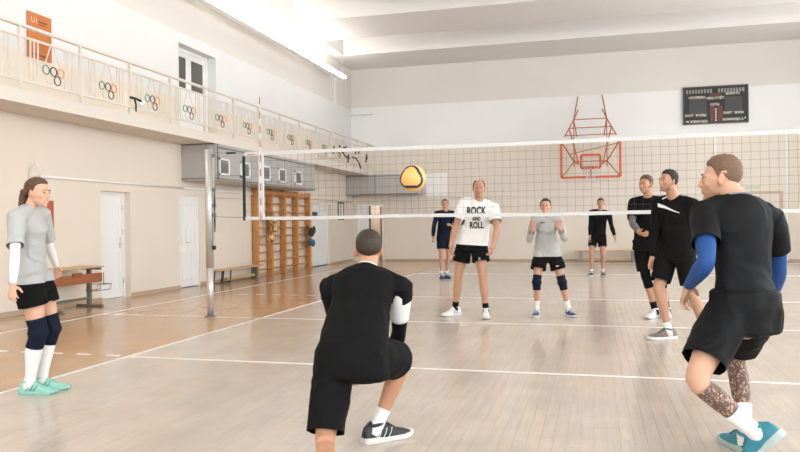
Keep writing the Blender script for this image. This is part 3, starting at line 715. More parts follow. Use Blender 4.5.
for z, w_ in ((hz(4.70), 0.50), (hz(4.42), 0.64), (hz(4.15), 0.76), (hz(3.3), 0.50)):
    yy = HY + 0.35 if w_ < 0.7 else HY + 0.15
    MB().bar((xc - w_, yy, z), (xc + w_, yy, z), 0.028).build('cross_bar', M_OR2, hp)
MB().bar((xc - 0.62, HY + 0.35, hz(3.55)), (x1, HY + 0.05, hz(3.85)), 0.025).build('cross_bar', M_OR2, hp)

# ------------------------------------------------------------------ scoreboard
sb = thing('scoreboard', (3.7, YF - 0.05, 4.33), 'dark electronic scoreboard with lettering mounted high on the far wall', 'scoreboard')
SX0, SX1, SZ0, SZ1 = 2.78, 4.63, 4.33, 5.46
MB().bevbox(SX0, SX1, YF - 0.10, YF, SZ0, SZ1, 0.008).build('casing', mat('board_black', '1D1C1B', 0.5), sb)
fr = MB()
for q in ((SX0 - .02, SX1 + .02, SZ1 - .01, SZ1 + .02), (SX0 - .02, SX1 + .02, SZ0 - .02, SZ0 + .01), (SX0 - .02, SX0 + .01, SZ0, SZ1)): fr.box(q[0], q[1], YF - 0.115, YF, q[2], q[3])
fr.build('frame', mat('board_frame', '4A4643', 0.5), sb)
MB().box(SX1 - .01, SX1 + .02, YF - 0.115, YF, SZ0, SZ1).build('frame', mat('board_green', '2E5A48', 0.5), sb)
SY = YF - 0.102
dg0 = None
for g in (0, 1):
    for i in range(9):
        x = SX0 + 0.07 + g * 0.93 + i * 0.087
        if dg0 is None: dg0 = MB().box(x, x + 0.055, SY - 0.006, SY, SZ1 - 0.19, SZ1 - 0.07).build('digit_cell', mat('digit_grey', '8F8B86', 0.4), sb); dx0 = x
        else: share(dg0, 'digit_cell', sb, (x - dx0, 0, 0))
M_SCR = mat('screen_grey', '3A3836', 0.3)
MB().box(SX0 + 0.16, SX0 + 0.66, SY - 0.005, SY, SZ0 + 0.3, SZ1 - 0.33).build('score_window', M_SCR, sb)
MB().box(SX1 - 0.66, SX1 - 0.16, SY - 0.005, SY, SZ0 + 0.3, SZ1 - 0.33).build('score_window', M_SCR, sb)
M_SR = mat('screen_red', '5E2A22', 0.3)
MB().box(SX0 + 0.76, SX0 + 0.90, SY - 0.005, SY, SZ0 + 0.04, SZ1 - 0.62).build('red_window', M_SR, sb)
MB().box(SX0 + 0.97, SX0 + 1.13, SY - 0.005, SY, SZ0 + 0.04, SZ1 - 0.6).build('red_window', M_SR, sb)
MB().box(SX0 + 0.76, SX0 + 1.1, SY - 0.004, SY, SZ1 - 0.30, SZ1 - 0.2).build('red_window', mat('screen_red', '5E2A22', 0.3), sb)
M_TXT = mat('board_lettering', 'E8DFC9', 0.5)
for txt, sz, x, z in (('+ХОЗЯЕВА', 0.085, 0.38, 0.32), ('ВОРОТА', 0.085, 1.42, 0.24), ('ОБЩ СЧЁТ', 0.085, 0.92, 0.36), ('СЕТЫ', 0.08, 0.90, 0.56), ('РАУТ  ФОЛЫ', 0.085, 0.34, 0.88), ('РАУТ  ЗОНА', 0.085, 1.44, 0.84), ('1 КОМАНДА', 0.085, 0.40, 1.07), ('КОМАНДА 2', 0.085, 1.42, 1.04)):
    V, F = text_mesh(txt, sz * 1.15, bold=.02); MB().add([(SX0 + x + a, SY - 0.008, SZ1 - z + b) for a, b, c in V], F).build('lettering', M_TXT, sb)
sm = MB()
for i in range(5): sm.box(SX0 + 0.915, SX0 + 0.945, SY - 0.006, SY, SZ0 + 0.05 + i * 0.085, SZ0 + 0.11 + i * 0.085)
sm.box(SX0 + 0.06, SX0 + 0.10, SY - 0.006, SY, SZ0 + 0.05, SZ0 + 0.09).box(SX1 - 0.10, SX1 - 0.06, SY - 0.006, SY, SZ0 + 0.1, SZ0 + 0.14)
sm.build('indicator', M_TXT, sb)

# ------------------------------------------------------------------ people: joints in metres (world), one entry per player
# rows: pelvis, neck, head, facing of pelvis / chest / head, then right and left hip, shoulder, knee, ankle, foot, elbow, wrist, hand; last row: height, female, head pitch, foot pitches
ROWS = {
    'woman_left': [
        (-4.219, 4.722, 0.893), (-4.198, 4.677, 1.428), (-4.13, 4.695, 1.554), (0.952, 0.305, 0),
        (0.985, 0.17, 0), (1, 0.031, 0), (-4.191, 4.635, 0.893), (-4.172, 4.518, 1.359),
        (-4.136, 4.693, 0.484), (-4.243, 4.714, 0.08), (0.974, 0.225, 0), (-4.068, 4.391, 1.105),
        (-4.015, 4.311, 0.872), (0.433, -0.636, -0.639), (-4.247, 4.809, 0.893), (-4.228, 4.845, 1.389),
        (-4.161, 4.864, 0.489), (-4.248, 4.847, 0.08), (0.926, 0.378, 0), (-4.297, 4.999, 1.137),
        (-4.354, 5.155, 0.948), (0.47, -0.367, -0.803), (1.7, 1, 5, 0, 0),
    ],
    'kneeling': [
        (-1.293, 3.793, 0.549), (-1.299, 4.103, 1.001), (-1.304, 4.164, 1.125), (-0.188, 0.982, 0),
        (-0.153, 0.988, 0), (-0.289, 0.957, 0), (-1.199, 3.811, 0.549), (-1.093, 4.093, 0.909),
        (-1.116, 4.245, 0.455), (-1.252, 4.114, 0.087), (0.683, 0.73, 0), (-1.143, 4.236, 0.619),
        (-1.248, 4.422, 0.449), (-0.614, 0.732, -0.294), (-1.387, 3.775, 0.549), (-1.503, 4.047, 0.91),
        (-1.395, 3.627, 0.123), (-1.2, 3.196, 0.099), (-0.269, 0.963, 0), (-1.558, 4.271, 0.677),
        (-1.525, 4.476, 0.501), (0.062, 0.941, -0.334), (1.84, 0, -5, 0, 60),
    ],
    'far_navy': [
        (-3.385, 16.794, 0.986), (-3.367, 16.8, 1.58), (-3.377, 16.798, 1.738), (0.397, -0.918, 0),
        (0.397, -0.918, 0), (0.282, -0.959, 0), (-3.474, 16.756, 0.986), (-3.55, 16.721, 1.527),
        (-3.452, 16.682, 0.537), (-3.475, 16.768, 0.088), (0.271, -0.963, 0), (-3.6, 16.58, 1.231),
        (-3.612, 16.512, 0.965), (0.059, -0.606, -0.793), (-3.296, 16.832, 0.986), (-3.188, 16.878, 1.514),
        (-3.309, 16.809, 0.531), (-3.381, 16.897, 0.088), (0.474, -0.88, 0), (-3.121, 16.731, 1.225),
        (-3.151, 16.458, 1.216), (-0.489, -0.668, 0.562), (1.86, 0, 0, 0, 0),
    ],
    'white_tee': [
        (-1.63, 9.966, 1.01), (-1.513, 9.895, 1.588), (-1.506, 9.845, 1.754), (0.023, -1, 0),
        (0.11, -0.994, 0), (0.161, -0.987, 0), (-1.729, 9.963, 1.01), (-1.721, 9.875, 1.566),
        (-1.829, 9.962, 0.55), (-1.895, 10.048, 0.09), (-0.564, -0.826, 0), (-1.835, 9.852, 1.248),
        (-1.902, 9.83, 0.976), (0.013, -0.048, -0.999), (-1.532, 9.968, 1.01), (-1.329, 9.929, 1.493),
        (-1.477, 9.884, 0.555), (-1.437, 9.891, 0.09), (0.144, -0.99, 0), (-1.258, 9.772, 1.202),
        (-1.295, 9.624, 0.965), (-0.212, -0.548, -0.809), (1.9, 0, 3, 0, 0),
    ],
    'woman_hands': [
        (-0.627, 10.15, 0.856), (-0.617, 9.978, 1.362), (-0.624, 9.904, 1.488), (0.027, -1, 0),
        (0.027, -1, 0), (0.009, -1, 0), (-0.714, 10.148, 0.856), (-0.779, 9.99, 1.313),
        (-0.762, 10.027, 0.476), (-0.766, 10.09, 0.077), (-0.185, -0.983, 0), (-0.851, 9.947, 1.034),
        (-0.789, 9.778, 1.197), (-0.026, -0.011, 1), (-0.539, 10.152, 0.856), (-0.457, 10, 1.311),
        (-0.427, 10.14, 0.469), (-0.343, 10.203, 0.077), (0.453, -0.892, 0), (-0.375, 9.909, 1.045),
        (-0.43, 9.725, 1.194), (-0.026, -0.01, 1), (1.64, 1, -4, 0, 0),
    ],
    'far_black': [
        (0.083, 17.822, 0.958), (0.154, 17.842, 1.555), (0.155, 17.843, 1.715), (-0.074, -0.997, 0),
        (-0.057, -0.998, 0), (-0.057, -0.998, 0), (-0.012, 17.829, 0.958), (-0.045, 17.852, 1.519),
        (-0.069, 17.705, 0.531), (-0.07, 17.779, 0.086), (-0.338, -0.941, 0), (-0.081, 17.754, 1.21),
        (-0.095, 17.702, 0.945), (-0.135, -0.087, -0.987), (0.178, 17.815, 0.958), (0.339, 17.828, 1.474),
        (0.192, 17.724, 0.519), (0.192, 17.849, 0.086), (0.197, -0.98, 0), (0.394, 17.695, 1.182),
        (0.463, 17.6, 0.938), (0.189, -0.271, -0.944), (1.83, 0, 0, 0, 0),
    ],
    'grey_sleeve': [
        (0.689, 10.17, 1.013), (0.708, 10.176, 1.589), (0.669, 10.166, 1.762), (-0.528, -0.849, 0),
        (-0.405, -0.914, 0), (-0.628, -0.779, 0), (0.605, 10.222, 1.013), (0.522, 10.257, 1.534),
        (0.658, 10.197, 0.546), (0.772, 10.242, 0.09), (-0.49, -0.872, 0), (0.484, 10.061, 1.261),
        (0.569, 9.826, 1.132), (0.452, -0.854, -0.257), (0.773, 10.118, 1.013), (0.89, 10.094, 1.523),
        (0.836, 10.183, 0.539), (0.932, 10.336, 0.09), (-0.09, -0.996, 0), (0.901, 10.282, 1.242),
        (0.898, 10.422, 0.999), (-0.035, 0.484, -0.874), (1.9, 0, -2, 0, 0),
    ],
    'slash_shirt': [
        (0.872, 8.459, 0.963), (0.836, 8.348, 1.528), (0.771, 8.279, 1.699), (-0.693, -0.721, 0),
        (-0.614, -0.789, 0), (-0.808, -0.589, 0), (0.802, 8.527, 0.963), (0.682, 8.479, 1.483),
        (0.67, 8.399, 0.541), (0.763, 8.376, 0.089), (-0.941, -0.339, 0), (0.66, 8.475, 1.149),
        (0.612, 8.448, 0.876), (-0.231, -0.052, -0.971), (0.943, 8.392, 0.963), (0.999, 8.239, 1.456),
        (1.01, 8.392, 0.508), (1.148, 8.531, 0.089), (-0.464, -0.886, 0), (1.065, 8.355, 1.149),
        (1.076, 8.536, 0.938), (-0.074, 0.778, -0.624), (1.88, 0, -8, 0, 0),
    ],
    'blue_sleeve': [
        (0.761, 4.186, 0.81), (0.745, 4.256, 1.395), (0.673, 4.299, 1.504), (-0.639, 0.769, 0),
        (-0.402, 0.916, 0), (-0.973, 0.23, 0), (0.836, 4.248, 0.81), (0.928, 4.327, 1.286),
        (0.775, 4.57, 0.494), (0.793, 4.369, 0.088), (-0.337, 0.941, 0), (1, 4.494, 1.009),
        (0.998, 4.684, 0.81), (-0.024, 0.748, -0.664), (0.687, 4.124, 0.81), (0.566, 4.17, 1.32),
        (0.475, 3.896, 0.478), (0.767, 3.928, 0.222), (-0.898, 0.439, 0), (0.549, 3.952, 1.071),
        (0.484, 4.176, 0.925), (-0.126, 0.656, -0.744), (1.86, 0, 0, 0, 50),
    ],
}
_KEYS = ['pel', 'neck', 'head', 'fp', 'fc', 'fh'] + [n + s for s in 'RL' for n in ('hip', 'sh', 'kn', 'an', 'ft', 'el', 'wr', 'hd')]
POSES = {}
for _n, _r in ROWS.items():
    POSES[_n] = dict(zip(_KEYS, [list(q) for q in _r[:-1]]))
    POSES[_n].update(H=_r[-1][0], fem=_r[-1][1], hp=_r[-1][2], pitch=_r[-1][3:])

UPV = np.array([0, 0, 1.0])
def nrm(v): return v / max(np.linalg.norm(v), 1e-9)
def blob(st, n=20, cap=0.6):
    """closed tube through elliptical stations (centre, lateral u, front v, half width, half depth)"""
    c0, c1 = st[0], st[-1]
    def ends(s, nxt):
        ax = nrm(np.array(s[0]) - np.array(nxt[0])); r = min(s[3], s[4]) * cap
        return [(s[0] + ax * r * 0.5, s[1], s[2], s[3] * 0.86, s[4] * 0.86), (s[0] + ax * r * 0.87, s[1], s[2], s[3] * 0.5, s[4] * 0.5)], s[0] + ax * r
    e0, t0 = ends(st[0], st[1]); e1, t1 = ends(st[-1], st[-2])
    S = e0[::-1] + list(st) + e1
    a = np.arange(n) * 2 * math.pi / n; ca, sa = np.cos(a)[:, None], np.sin(a)[:, None]
    V = np.concatenate([np.asarray(c)[None] + ca * u[None] * A + sa * v[None] * B for c, u, v, A, B in S] + [t0[None], t1[None]])
    F = []; k = len(S)
    for i in range(k - 1):
        for j in range(n): F.append((i * n + j, i * n + (j + 1) % n, (i + 1) * n + (j + 1) % n, (i + 1) * n + j))
    for j in range(n):
        F.append((k * n, (j + 1) % n, j)); F.append((k * n + 1, (k - 1) * n + j, (k - 1) * n + (j + 1) % n))
    return V, F
def ell(c, R3, r, n=16):
    """ellipsoid, axes = rows of R3"""
    k = n // 2; V = []
    for i in range(k + 1):
        for j in range(n):
            p = (math.sin(math.pi * i / k) * math.cos(2 * math.pi * j / n) * r[0], math.sin(math.pi * i / k) * math.sin(2 * math.pi * j / n) * r[1], math.cos(math.pi * i / k) * r[2])
            V.append(c + R3[0] * p[0] + R3[1] * p[1] + R3[2] * p[2])
    F = [(i * n + j, (i + 1) * n + j, (i + 1) * n + (j + 1) % n, i * n + (j + 1) % n) for i in range(k) for j in range(n)]
    return np.array(V), F
def simple_tube(pts, rs, n=10):
    pts = [np.array(p, float) for p in pts]; st = []; ref = None
    for i, p in enumerate(pts):
        t = nrm(pts[min(i + 1, len(pts) - 1)] - pts[max(i - 1, 0)])
        if ref is None: ref = UPV if abs(t[2]) < 0.8 else np.array([1.0, 0, 0])
        u = nrm(np.cross(t, ref)); v = np.cross(u, t); ref = v
        r = rs[i] if isinstance(rs, (list, tuple)) else rs
        a, b = r if isinstance(r, tuple) else (r, r)
        st.append((p, u, v, a, b))
    return blob(st, n)
def fuse(parts, voxel, smooth=3, origin=None):
    """union of closed shapes as one continuous skin -> (verts, faces) numpy"""
    V = []; F = []; o = 0
    for v, f in parts: V.append(np.asarray(v)); F += [tuple(i + o for i in q) for q in f]; o += len(v)
    V = np.concatenate(V)
    me = bpy.data.meshes.new('tmp'); me.from_pydata(V.tolist(), [], F)
    bm = bmesh.new(); bm.from_mesh(me); bmesh.ops.remove_doubles(bm, verts=bm.verts, dist=1e-6); bm.to_mesh(me); bm.free()
    ob = bpy.data.objects.new('tmp', me); COL.objects.link(ob)
    r = ob.modifiers.new('r', 'REMESH'); r.mode = 'VOXEL'; r.voxel_size = voxel; r.use_smooth_shade = True
    if smooth:
        s = ob.modifiers.new('s', 'SMOOTH'); s.factor = 0.5; s.iterations = smooth
    dg = bpy.context.evaluated_depsgraph_get(); m2 = bpy.data.meshes.new_from_object(ob.evaluated_get(dg))
    bpy.data.objects.remove(ob); bpy.data.meshes.remove(me)
    return m2
def verts_of(me):
    a = np.empty(len(me.vertices) * 3); me.vertices.foreach_get('co', a); return a.reshape(-1, 3)
def norms_of(me):
    a = np.empty(len(me.vertices) * 3); me.vertices.foreach_get('normal', a); return a.reshape(-1, 3)
def set_verts(me, V): me.vertices.foreach_set('co', V.ravel()); me.update()
_rs = np.random.RandomState(5); _LAT = _rs.rand(32, 32, 32)
def vnoise(P):
    """smooth value noise, -1..1"""
    i = np.floor(P).astype(int); f = P - i; f = f * f * (3 - 2 * f); r = 0
    for dx in (0, 1):
        for dy in (0, 1):
            for dz in (0, 1):
                w = (f[:, 0] if dx else 1 - f[:, 0]) * (f[:, 1] if dy else 1 - f[:, 1]) * (f[:, 2] if dz else 1 - f[:, 2])
                r = r + w * _LAT[(i[:, 0] + dx) % 32, (i[:, 1] + dy) % 32, (i[:, 2] + dz) % 32]
    return r * 2 - 1
def link_mesh(me, name, mats, parent, smooth=True):
    """mesh in world coordinates -> child object"""
    for m in (mats if isinstance(mats, (list, tuple)) else [mats]): me.materials.append(m)
    me.name = name
    set_verts(me, verts_of(me) - np.array(WO[parent.name]))
    if smooth: me.polygons.foreach_set('use_smooth', [True] * len(me.polygons))
    o = bpy.data.objects.new(name, me); COL.objects.link(o); o.parent = parent; WO[o.name] = WO[parent.name]
    return o
def cut(me, c, n, r):
    """open a garment: drop what lies beyond the plane within radius r of c"""
    bm = bmesh.new(); bm.from_mesh(me)
    c = Vector(c); n = Vector(n)
    fs = [f for f in bm.faces if (f.calc_center_median() - c).length < r]
    g = set(fs); vs = {v for f in fs for v in f.verts}; es = {e for f in fs for e in f.edges}
    bmesh.ops.bisect_plane(bm, geom=list(g) + list(es) + list(vs), plane_co=c, plane_no=n, clear_outer=True, dist=1e-5)
    lo = [v for v in bm.verts if not v.link_faces]
    bmesh.ops.delete(bm, geom=lo, context='VERTS')
    bm.to_mesh(me); bm.free(); me.update()
def fabric(name, col, rough=0.85, noise=0.05):
    return mat(name, col, rough, noise=noise, nscale=60, bump=0.12, spec=0.2)
def skin_mat():
    if 'skin' in MATS: return MATS['skin']
    m = bpy.data.materials.new('skin'); m.use_nodes = True; nt = m.node_tree; b = nt.nodes['Principled BSDF']
    a = nt.nodes.new('ShaderNodeAttribute'); a.attribute_name = 'tint'
    t = nt.nodes.new('ShaderNodeAttribute'); t.attribute_name = 'ink'
    tc = nt.nodes.new('ShaderNodeTexCoord')
    n1 = nt.nodes.new('ShaderNodeTexNoise'); n1.inputs['Scale'].default_value = 38; n1.inputs['Detail'].default_value = 3; n1.inputs['Distortion'].default_value = 1.6
    v1 = nt.nodes.new('ShaderNodeTexVoronoi'); v1.feature = 'DISTANCE_TO_EDGE'; v1.inputs['Scale'].default_value = 52
    nt.links.new(tc.outputs['Object'], n1.inputs['Vector']); nt.links.new(n1.outputs['Color'], v1.inputs['Vector'])
    mp = nt.nodes.new('ShaderNodeMapping'); mp.inputs['Scale'].default_value = (1, 1, 0.5); nt.links.new(tc.outputs['Object'], mp.inputs['Vector'])
    ad = nt.nodes.new('ShaderNodeVectorMath'); ad.operation = 'MULTIPLY_ADD'; nt.links.new(n1.outputs['Color'], ad.inputs[0]); ad.inputs[1].default_value = (0.035, 0.035, 0.035); nt.links.new(mp.outputs[0], ad.inputs[2]); nt.links.new(ad.outputs[0], v1.inputs['Vector'])
    def M(op, a_, b_):
        n = nt.nodes.new('ShaderNodeMath'); n.operation = op
        for i, q in enumerate((a_, b_)):
            if isinstance(q, (int, float)): n.inputs[i].default_value = q
            else: nt.links.new(q, n.inputs[i])
        return n.outputs[0]
    l1 = M('GREATER_THAN', n1.outputs['Fac'], 0.50); l2 = M('LESS_THAN', v1.outputs['Distance'], 0.16)
    ink = M('MULTIPLY', M('MAXIMUM', M('MULTIPLY', l1, 0.75), M('MULTIPLY', l2, 0.9)), t.outputs['Fac'])
    mx = nt.nodes.new('ShaderNodeMix'); mx.data_type = 'RGBA'; nt.links.new(ink, mx.inputs['Factor']); nt.links.new(a.outputs['Color'], mx.inputs['A']); mx.inputs['B'].default_value = (*hx('453E3B'), 1)
    nt.links.new(mx.outputs['Result'], b.inputs['Base Color']); b.inputs['Roughness'].default_value = 0.52; b.inputs['Specular IOR Level'].default_value = 0.35
    b.inputs['Subsurface Weight'].default_value = 0.12; b.inputs['Subsurface Radius'].default_value = (0.02, 0.008, 0.004); b.inputs['Subsurface Scale'].default_value = 0.5
    MATS['skin'] = m; return m

class Figure:
    def __init__(s, key, label, skin, voxel, build=1.0, **kw):
        s.J = {k: (np.array(v, float) if isinstance(v, list) else v) for k, v in POSES[key].items()}
        J = s.J; s.H = J['H']; s.k = s.H / 1.8; s.fem = bool(J['fem']); s.vx = voxel; s.b = build; s.key = key
        g = (J['anR'] + J['anL'] + J['pel']) / 3
        s.t = thing('person', (round(float(g[0]), 3), round(float(g[1]), 3), 0.0), label, 'person')
        s.skin = np.array(hx(skin)); s.kw = kw
        s.fp, s.fc = nrm(J['fp']), nrm(J['fc'])
        s.rp, s.rc = np.cross(s.fp, UPV), np.cross(s.fc, UPV)
        s.P0, s.P2 = J['pel'], J['neck']; s.L = np.linalg.norm(s.P2 - s.P0); sp = nrm(s.P2 - s.P0)
        fm = nrm(s.fp + s.fc)
        s.P1 = s.P0 + (s.P2 - s.P0) * 0.5 - fm * (0.035 if sp[2] > 0.95 else -0.0) * s.k + (nrm(UPV * 0.6 - fm * 0.8) * 0.05 if sp[2] < 0.95 else 0) * s.k
        s.headframe()
    def sp(s, t):
        if t < 0:
            d = nrm(nrm(s.P1 - s.P0) * 0.35 + UPV * 0.65); p = s.P0 + d * t * s.L
        elif t > 1: d = nrm(s.P2 - s.P1); p = s.P2 + d * (t - 1) * s.L
        else:
            p = (1 - t) ** 2 * s.P0 + 2 * t * (1 - t) * s.P1 + t * t * s.P2; d = nrm(2 * (1 - t) * (s.P1 - s.P0) + 2 * t * (s.P2 - s.P1))
        tt = min(max(t, 0), 1); r = nrm(s.rp * (1 - tt) + s.rc * tt); r = nrm(r - r.dot(d) * d); v = np.cross(d, r)
        return p, r, v, d
    def torso(s, off=0.0, t0=-0.2, t1=1.03, hang=0.0, pin=0.0):
        k = s.k * s.b
        T = [(-.20, .07, .07, 0), (-.12, .125, .090, -.004), (-.05, .160, .106, -.010), (.03, .170, .110, -.014), (.14, .163, .104, -.008), (.27, .148, .094, 0), (.40, .141, .091, .006), (.55, .150, .101, .010), (.70, .165, .112, .012), (.80, .172, .112, .008), (.88, .168, .100, 0), (.95, .128, .078, -.006), (1.0, .082, .064, -.006), (1.04, .062, .060, 0)]
        if s.fem: T = [(-.20, .07, .07, 0), (-.12, .135, .090, -.004), (-.05, .166, .106, -.012), (.03, .172, .110, -.014), (.14, .160, .100, -.008), (.27, .136, .086, 0), (.40, .124, .080, .006), (.55, .132, .090, .012), (.70, .142, .108, .022), (.80, .145, .102, .014), (.88, .142, .088, 0), (.95, .112, .070, -.006), (1.0, .070, .056, -.006), (1.04, .052, .052, 0)]
        ts = np.array([q[0] for q in T]); out = []
        tt = [t0] + [t for t in ts if t0 + .02 < t < t1 - .02] + [t1]
        for t in tt:
            a, b, o = (np.interp(t, ts, [q[i] for q in T]) for i in (1, 2, 3))
            if hang:      # a hanging shirt does not follow the waist in
                ref = .155 if not s.fem else .142
                w = min(max((0.75 - t) / 0.3, 0), 1); a = max(a, ref * w + hang * w * max(0.6 - t, 0)); b = max(b, (ref - .045) * w + hang * .6 * w * max(.6 - t, 0))
            p, r, v, d = s.sp(t)
            e = off
            out.append((p + v * o * k, r, v, a * k + e, b * k + e))
        return out
    def limb(s, A, B, C, hint, prof, s0, s1, off=0.0, n=14, kk=1.0):
        """stations along A-B-C; prof rows: (s, half width, half depth, back shift)"""
        ps = np.array([q[0] for q in prof]); k = s.k * s.b ** 0.6 * kk; out = []
        K = 0.16
        for q in np.linspace(s0, s1, n):
            def P(x):
                if x < 1 - K: return A + (B - A) * x, B - A
                if x > 1 + K: return B + (C - B) * (x - 1), C - B
                u = (x - 1 + K) / (2 * K); a, c = A + (B - A) * (1 - K), B + (C - B) * K
                return (1 - u) ** 2 * a + 2 * u * (1 - u) * B + u * u * c, (1 - u) * (B - a) + u * (c - B)
            p, d = P(q); d = nrm(d)
            v = hint - hint.dot(d) * d
            if np.linalg.norm(v) < 0.25: v = v + 0.6 * (UPV - UPV.dot(d) * d)
            v = nrm(v); u = np.cross(d, v)
            a, b, o = (np.interp(q, ps, [w[i] for w in prof]) for i in (1, 2, 3))
            out.append((p - v * o * k, u, v, a * k + (off(q) if callable(off) else off), b * k + (off(q) if callable(off) else off)))
        return out
    LEG = [(0, .086, .094, .0), (.15, .086, .092, -.002), (.4, .080, .084, -.004), (.65, .067, .070, -.004), (.85, .056, .060, 0), (1.0, .053, .060, -.002), (1.12, .049, .054, .004), (1.3, .052, .056, .014), (1.45, .050, .053, .014), (1.65, .040, .042, .009), (1.85, .032, .035, .004), (2.0, .034, .040, .004), (2.1, .034, .042, .004)]
    ARM = [(0, .058, .058, 0), (.2, .056, .058, 0), (.45, .048, .052, -.002), (.7, .043, .046, 0), (.92, .037, .039, 0), (1.0, .037, .038, 0), (1.12, .040, .040, 0), (1.3, .042, .040, 0), (1.6, .034, .033, 0), (1.85, .027, .024, 0), (2.0, .027, .020, 0), (2.1, .028, .019, 0)]
    def leg(s, S, s0, s1, off=0.0, n=14):
        J = s.J; h = nrm(J['ft' + S] * 0.6 + s.fp * 0.6)
        return s.limb(J['hip' + S] - UPV * 0.0, J['kn' + S], J['an' + S], h, s.LEG, s0, s1, off, n, s.kw.get('leg', 0.98 if s.fem else 1.0))
    def arm(s, S, s0, s1, off=0.0, n=14):
        J = s.J
        return s.limb(J['sh' + S], J['el' + S], J['wr' + S], s.fc, s.ARM, s0, s1, off, n, 0.86 if s.fem else 1.0)
    def headframe(s):
        J = s.J; f = nrm(J['fh']); hp = math.radians(J['hp']); r = np.cross(f, UPV)
        s.hf = nrm(f * math.cos(hp) - UPV * math.sin(hp)); s.hu = np.cross(r, s.hf); s.hr = r; s.hc = J['head']; s.hk = (s.H / 1.8) ** 0.5 * (0.95 if s.fem else 1.0) * s.kw.get('head', 1.0)
    def hp(s, r, f, u): return s.hc + (s.hr * r + s.hf * f + s.hu * u) * s.hk
    def headparts(s):
        R3 = (s.hr, s.hf, s.hu); k = s.hk; P = s.hp
        fem = s.fem; jw = 0.90 if fem else 1.0
        def E(c, r, n=16, R=R3): return ell(P(*c), R, tuple(q * k for q in r), n)
        out = [E((0, -.014, .036), (.074, .094, .083), 24), E((0, .012, .0), (.069, .082, .072), 20),
               E((0, .030, -.045), (.055 * jw, .060, .050), 18), E((0, .040, -.074), (.040 * jw, .046, .034), 16),
               E((0, .080, -.098), (.019, .014, .014), 12),
               E((-.032, .054, -.022), (.026, .028, .024), 14), E((.032, .054, -.022), (.026, .028, .024), 14),
               E((-.041 * jw, .016, -.056), (.014, .034, .026), 12), E((.041 * jw, .016, -.056), (.014, .034, .026), 12), E((0, .052, -.062), (.042 * jw, .040, .036), 16)]
        out.append(simple_tube([P(-.046, .072, .022), P(-.022, .088, .026), P(0, .086, .022), P(.022, .088, .026), P(.046, .072, .022)], [.009 * k] * 5, 8))
        out.append(simple_tube([P(0, .084, .018), P(0, .095, .002), P(0, .103, -.016), P(0, .109 - .004 * fem, -.028)], [.008 * k, .0085 * k, .0098 * k, .0110 * k], 8))
        out.append(simple_tube([P(-.013, .096, -.032), P(0, .102, -.034), P(.013, .096, -.032)], [.0075 * k] * 3, 8))
        out.append(simple_tube([P(-.022, .082, -.060), P(-.008, .094, -.055), P(.008, .094, -.055), P(.022, .082, -.060)], [.0045 * k, .006 * k, .006 * k, .0045 * k], 8))
        out.append(simple_tube([P(-.020, .082, -.063), P(0, .093, -.069), P(.020, .082, -.063)], [.0045 * k, .0075 * k, .0045 * k], 8))
        for q in (-1, 1):
            a = nrm(s.hr * q - s.hf * 0.35); b = np.cross(s.hu, a)
            out.append(ell(P(q * .077, -.006, -.004), (a, b, nrm(s.hu - s.hf * 0.1)), (.009 * k, .018 * k, .031 * k), 14))
            out.append(ell(P(q * .073, -.002, -.022), (a, b, s.hu), (.010 * k, .012 * k, .014 * k), 10))
        nr = (.046 if fem else .057) * s.k * s.b ** .5
        b0 = s.sp(0.97)[0]; pt = P(0, -.024, -.035)
        mid = b0 * 0.5 + pt * 0.5 - s.hf * .004
        out.append(simple_tube([b0 - (pt - b0) * .25, b0 * .8 + pt * .2, mid, pt], [nr * 1.25, nr * 1.08, nr, nr * 1.02], 18))
        return out
    def hand(s, S, curl, normal, spread=0.10):
        J = s.J; W = J['wr' + S]; d = nrm(J['hd' + S]); k = s.k * (0.92 if s.fem else 1.0)
        n = normal - normal.dot(d) * d; n = nrm(n); sd = np.cross(d, n) * (1 if S == 'R' else -1)
        out = [blob([(W + d * x * k, sd, n, a * k, b * k) for x, a, b in ((-.015, .027, .020), (.015, .030, .019), (.04, .038, .017), (.07, .041, .0155), (.088, .039, .0125))], 16)]
        for i, (o, ln) in enumerate(((.031, .072), (.0105, .080), (-.0105, .074), (-.030, .058))):
            p = W + d * (.082 - abs(o) * .15) * k + sd * o * k; a = nrm(d + sd * (o / .03) * spread); c = 0.0; pts = [p - a * .01 * k, p]
            for seg, fr in enumerate((.45, .32, .26)):
                c += math.radians(curl * (1.0 if seg else 0.75) * (1 + .12 * i)); q = a * math.cos(c) + n * math.sin(c)
                pts.append(pts[-1] + q * ln * fr * k)
            out.append(simple_tube(pts, [.0098 * k, .0098 * k, .0088 * k, .0082 * k, .0066 * k], 10))
        p = W + d * .022 * k + sd * .022 * k + n * .006 * k; a1 = nrm(sd * .75 + d * .62 + n * .35); a2 = nrm(sd * .42 + d * .85 + n * .35)
        out.append(simple_tube([p, p + a1 * .038 * k, p + a1 * .038 * k + a2 * .03 * k, p + a1 * .038 * k + a2 * .055 * k], [.0145 * k, .0125 * k, .0105 * k, .0078 * k], 10))
        return out
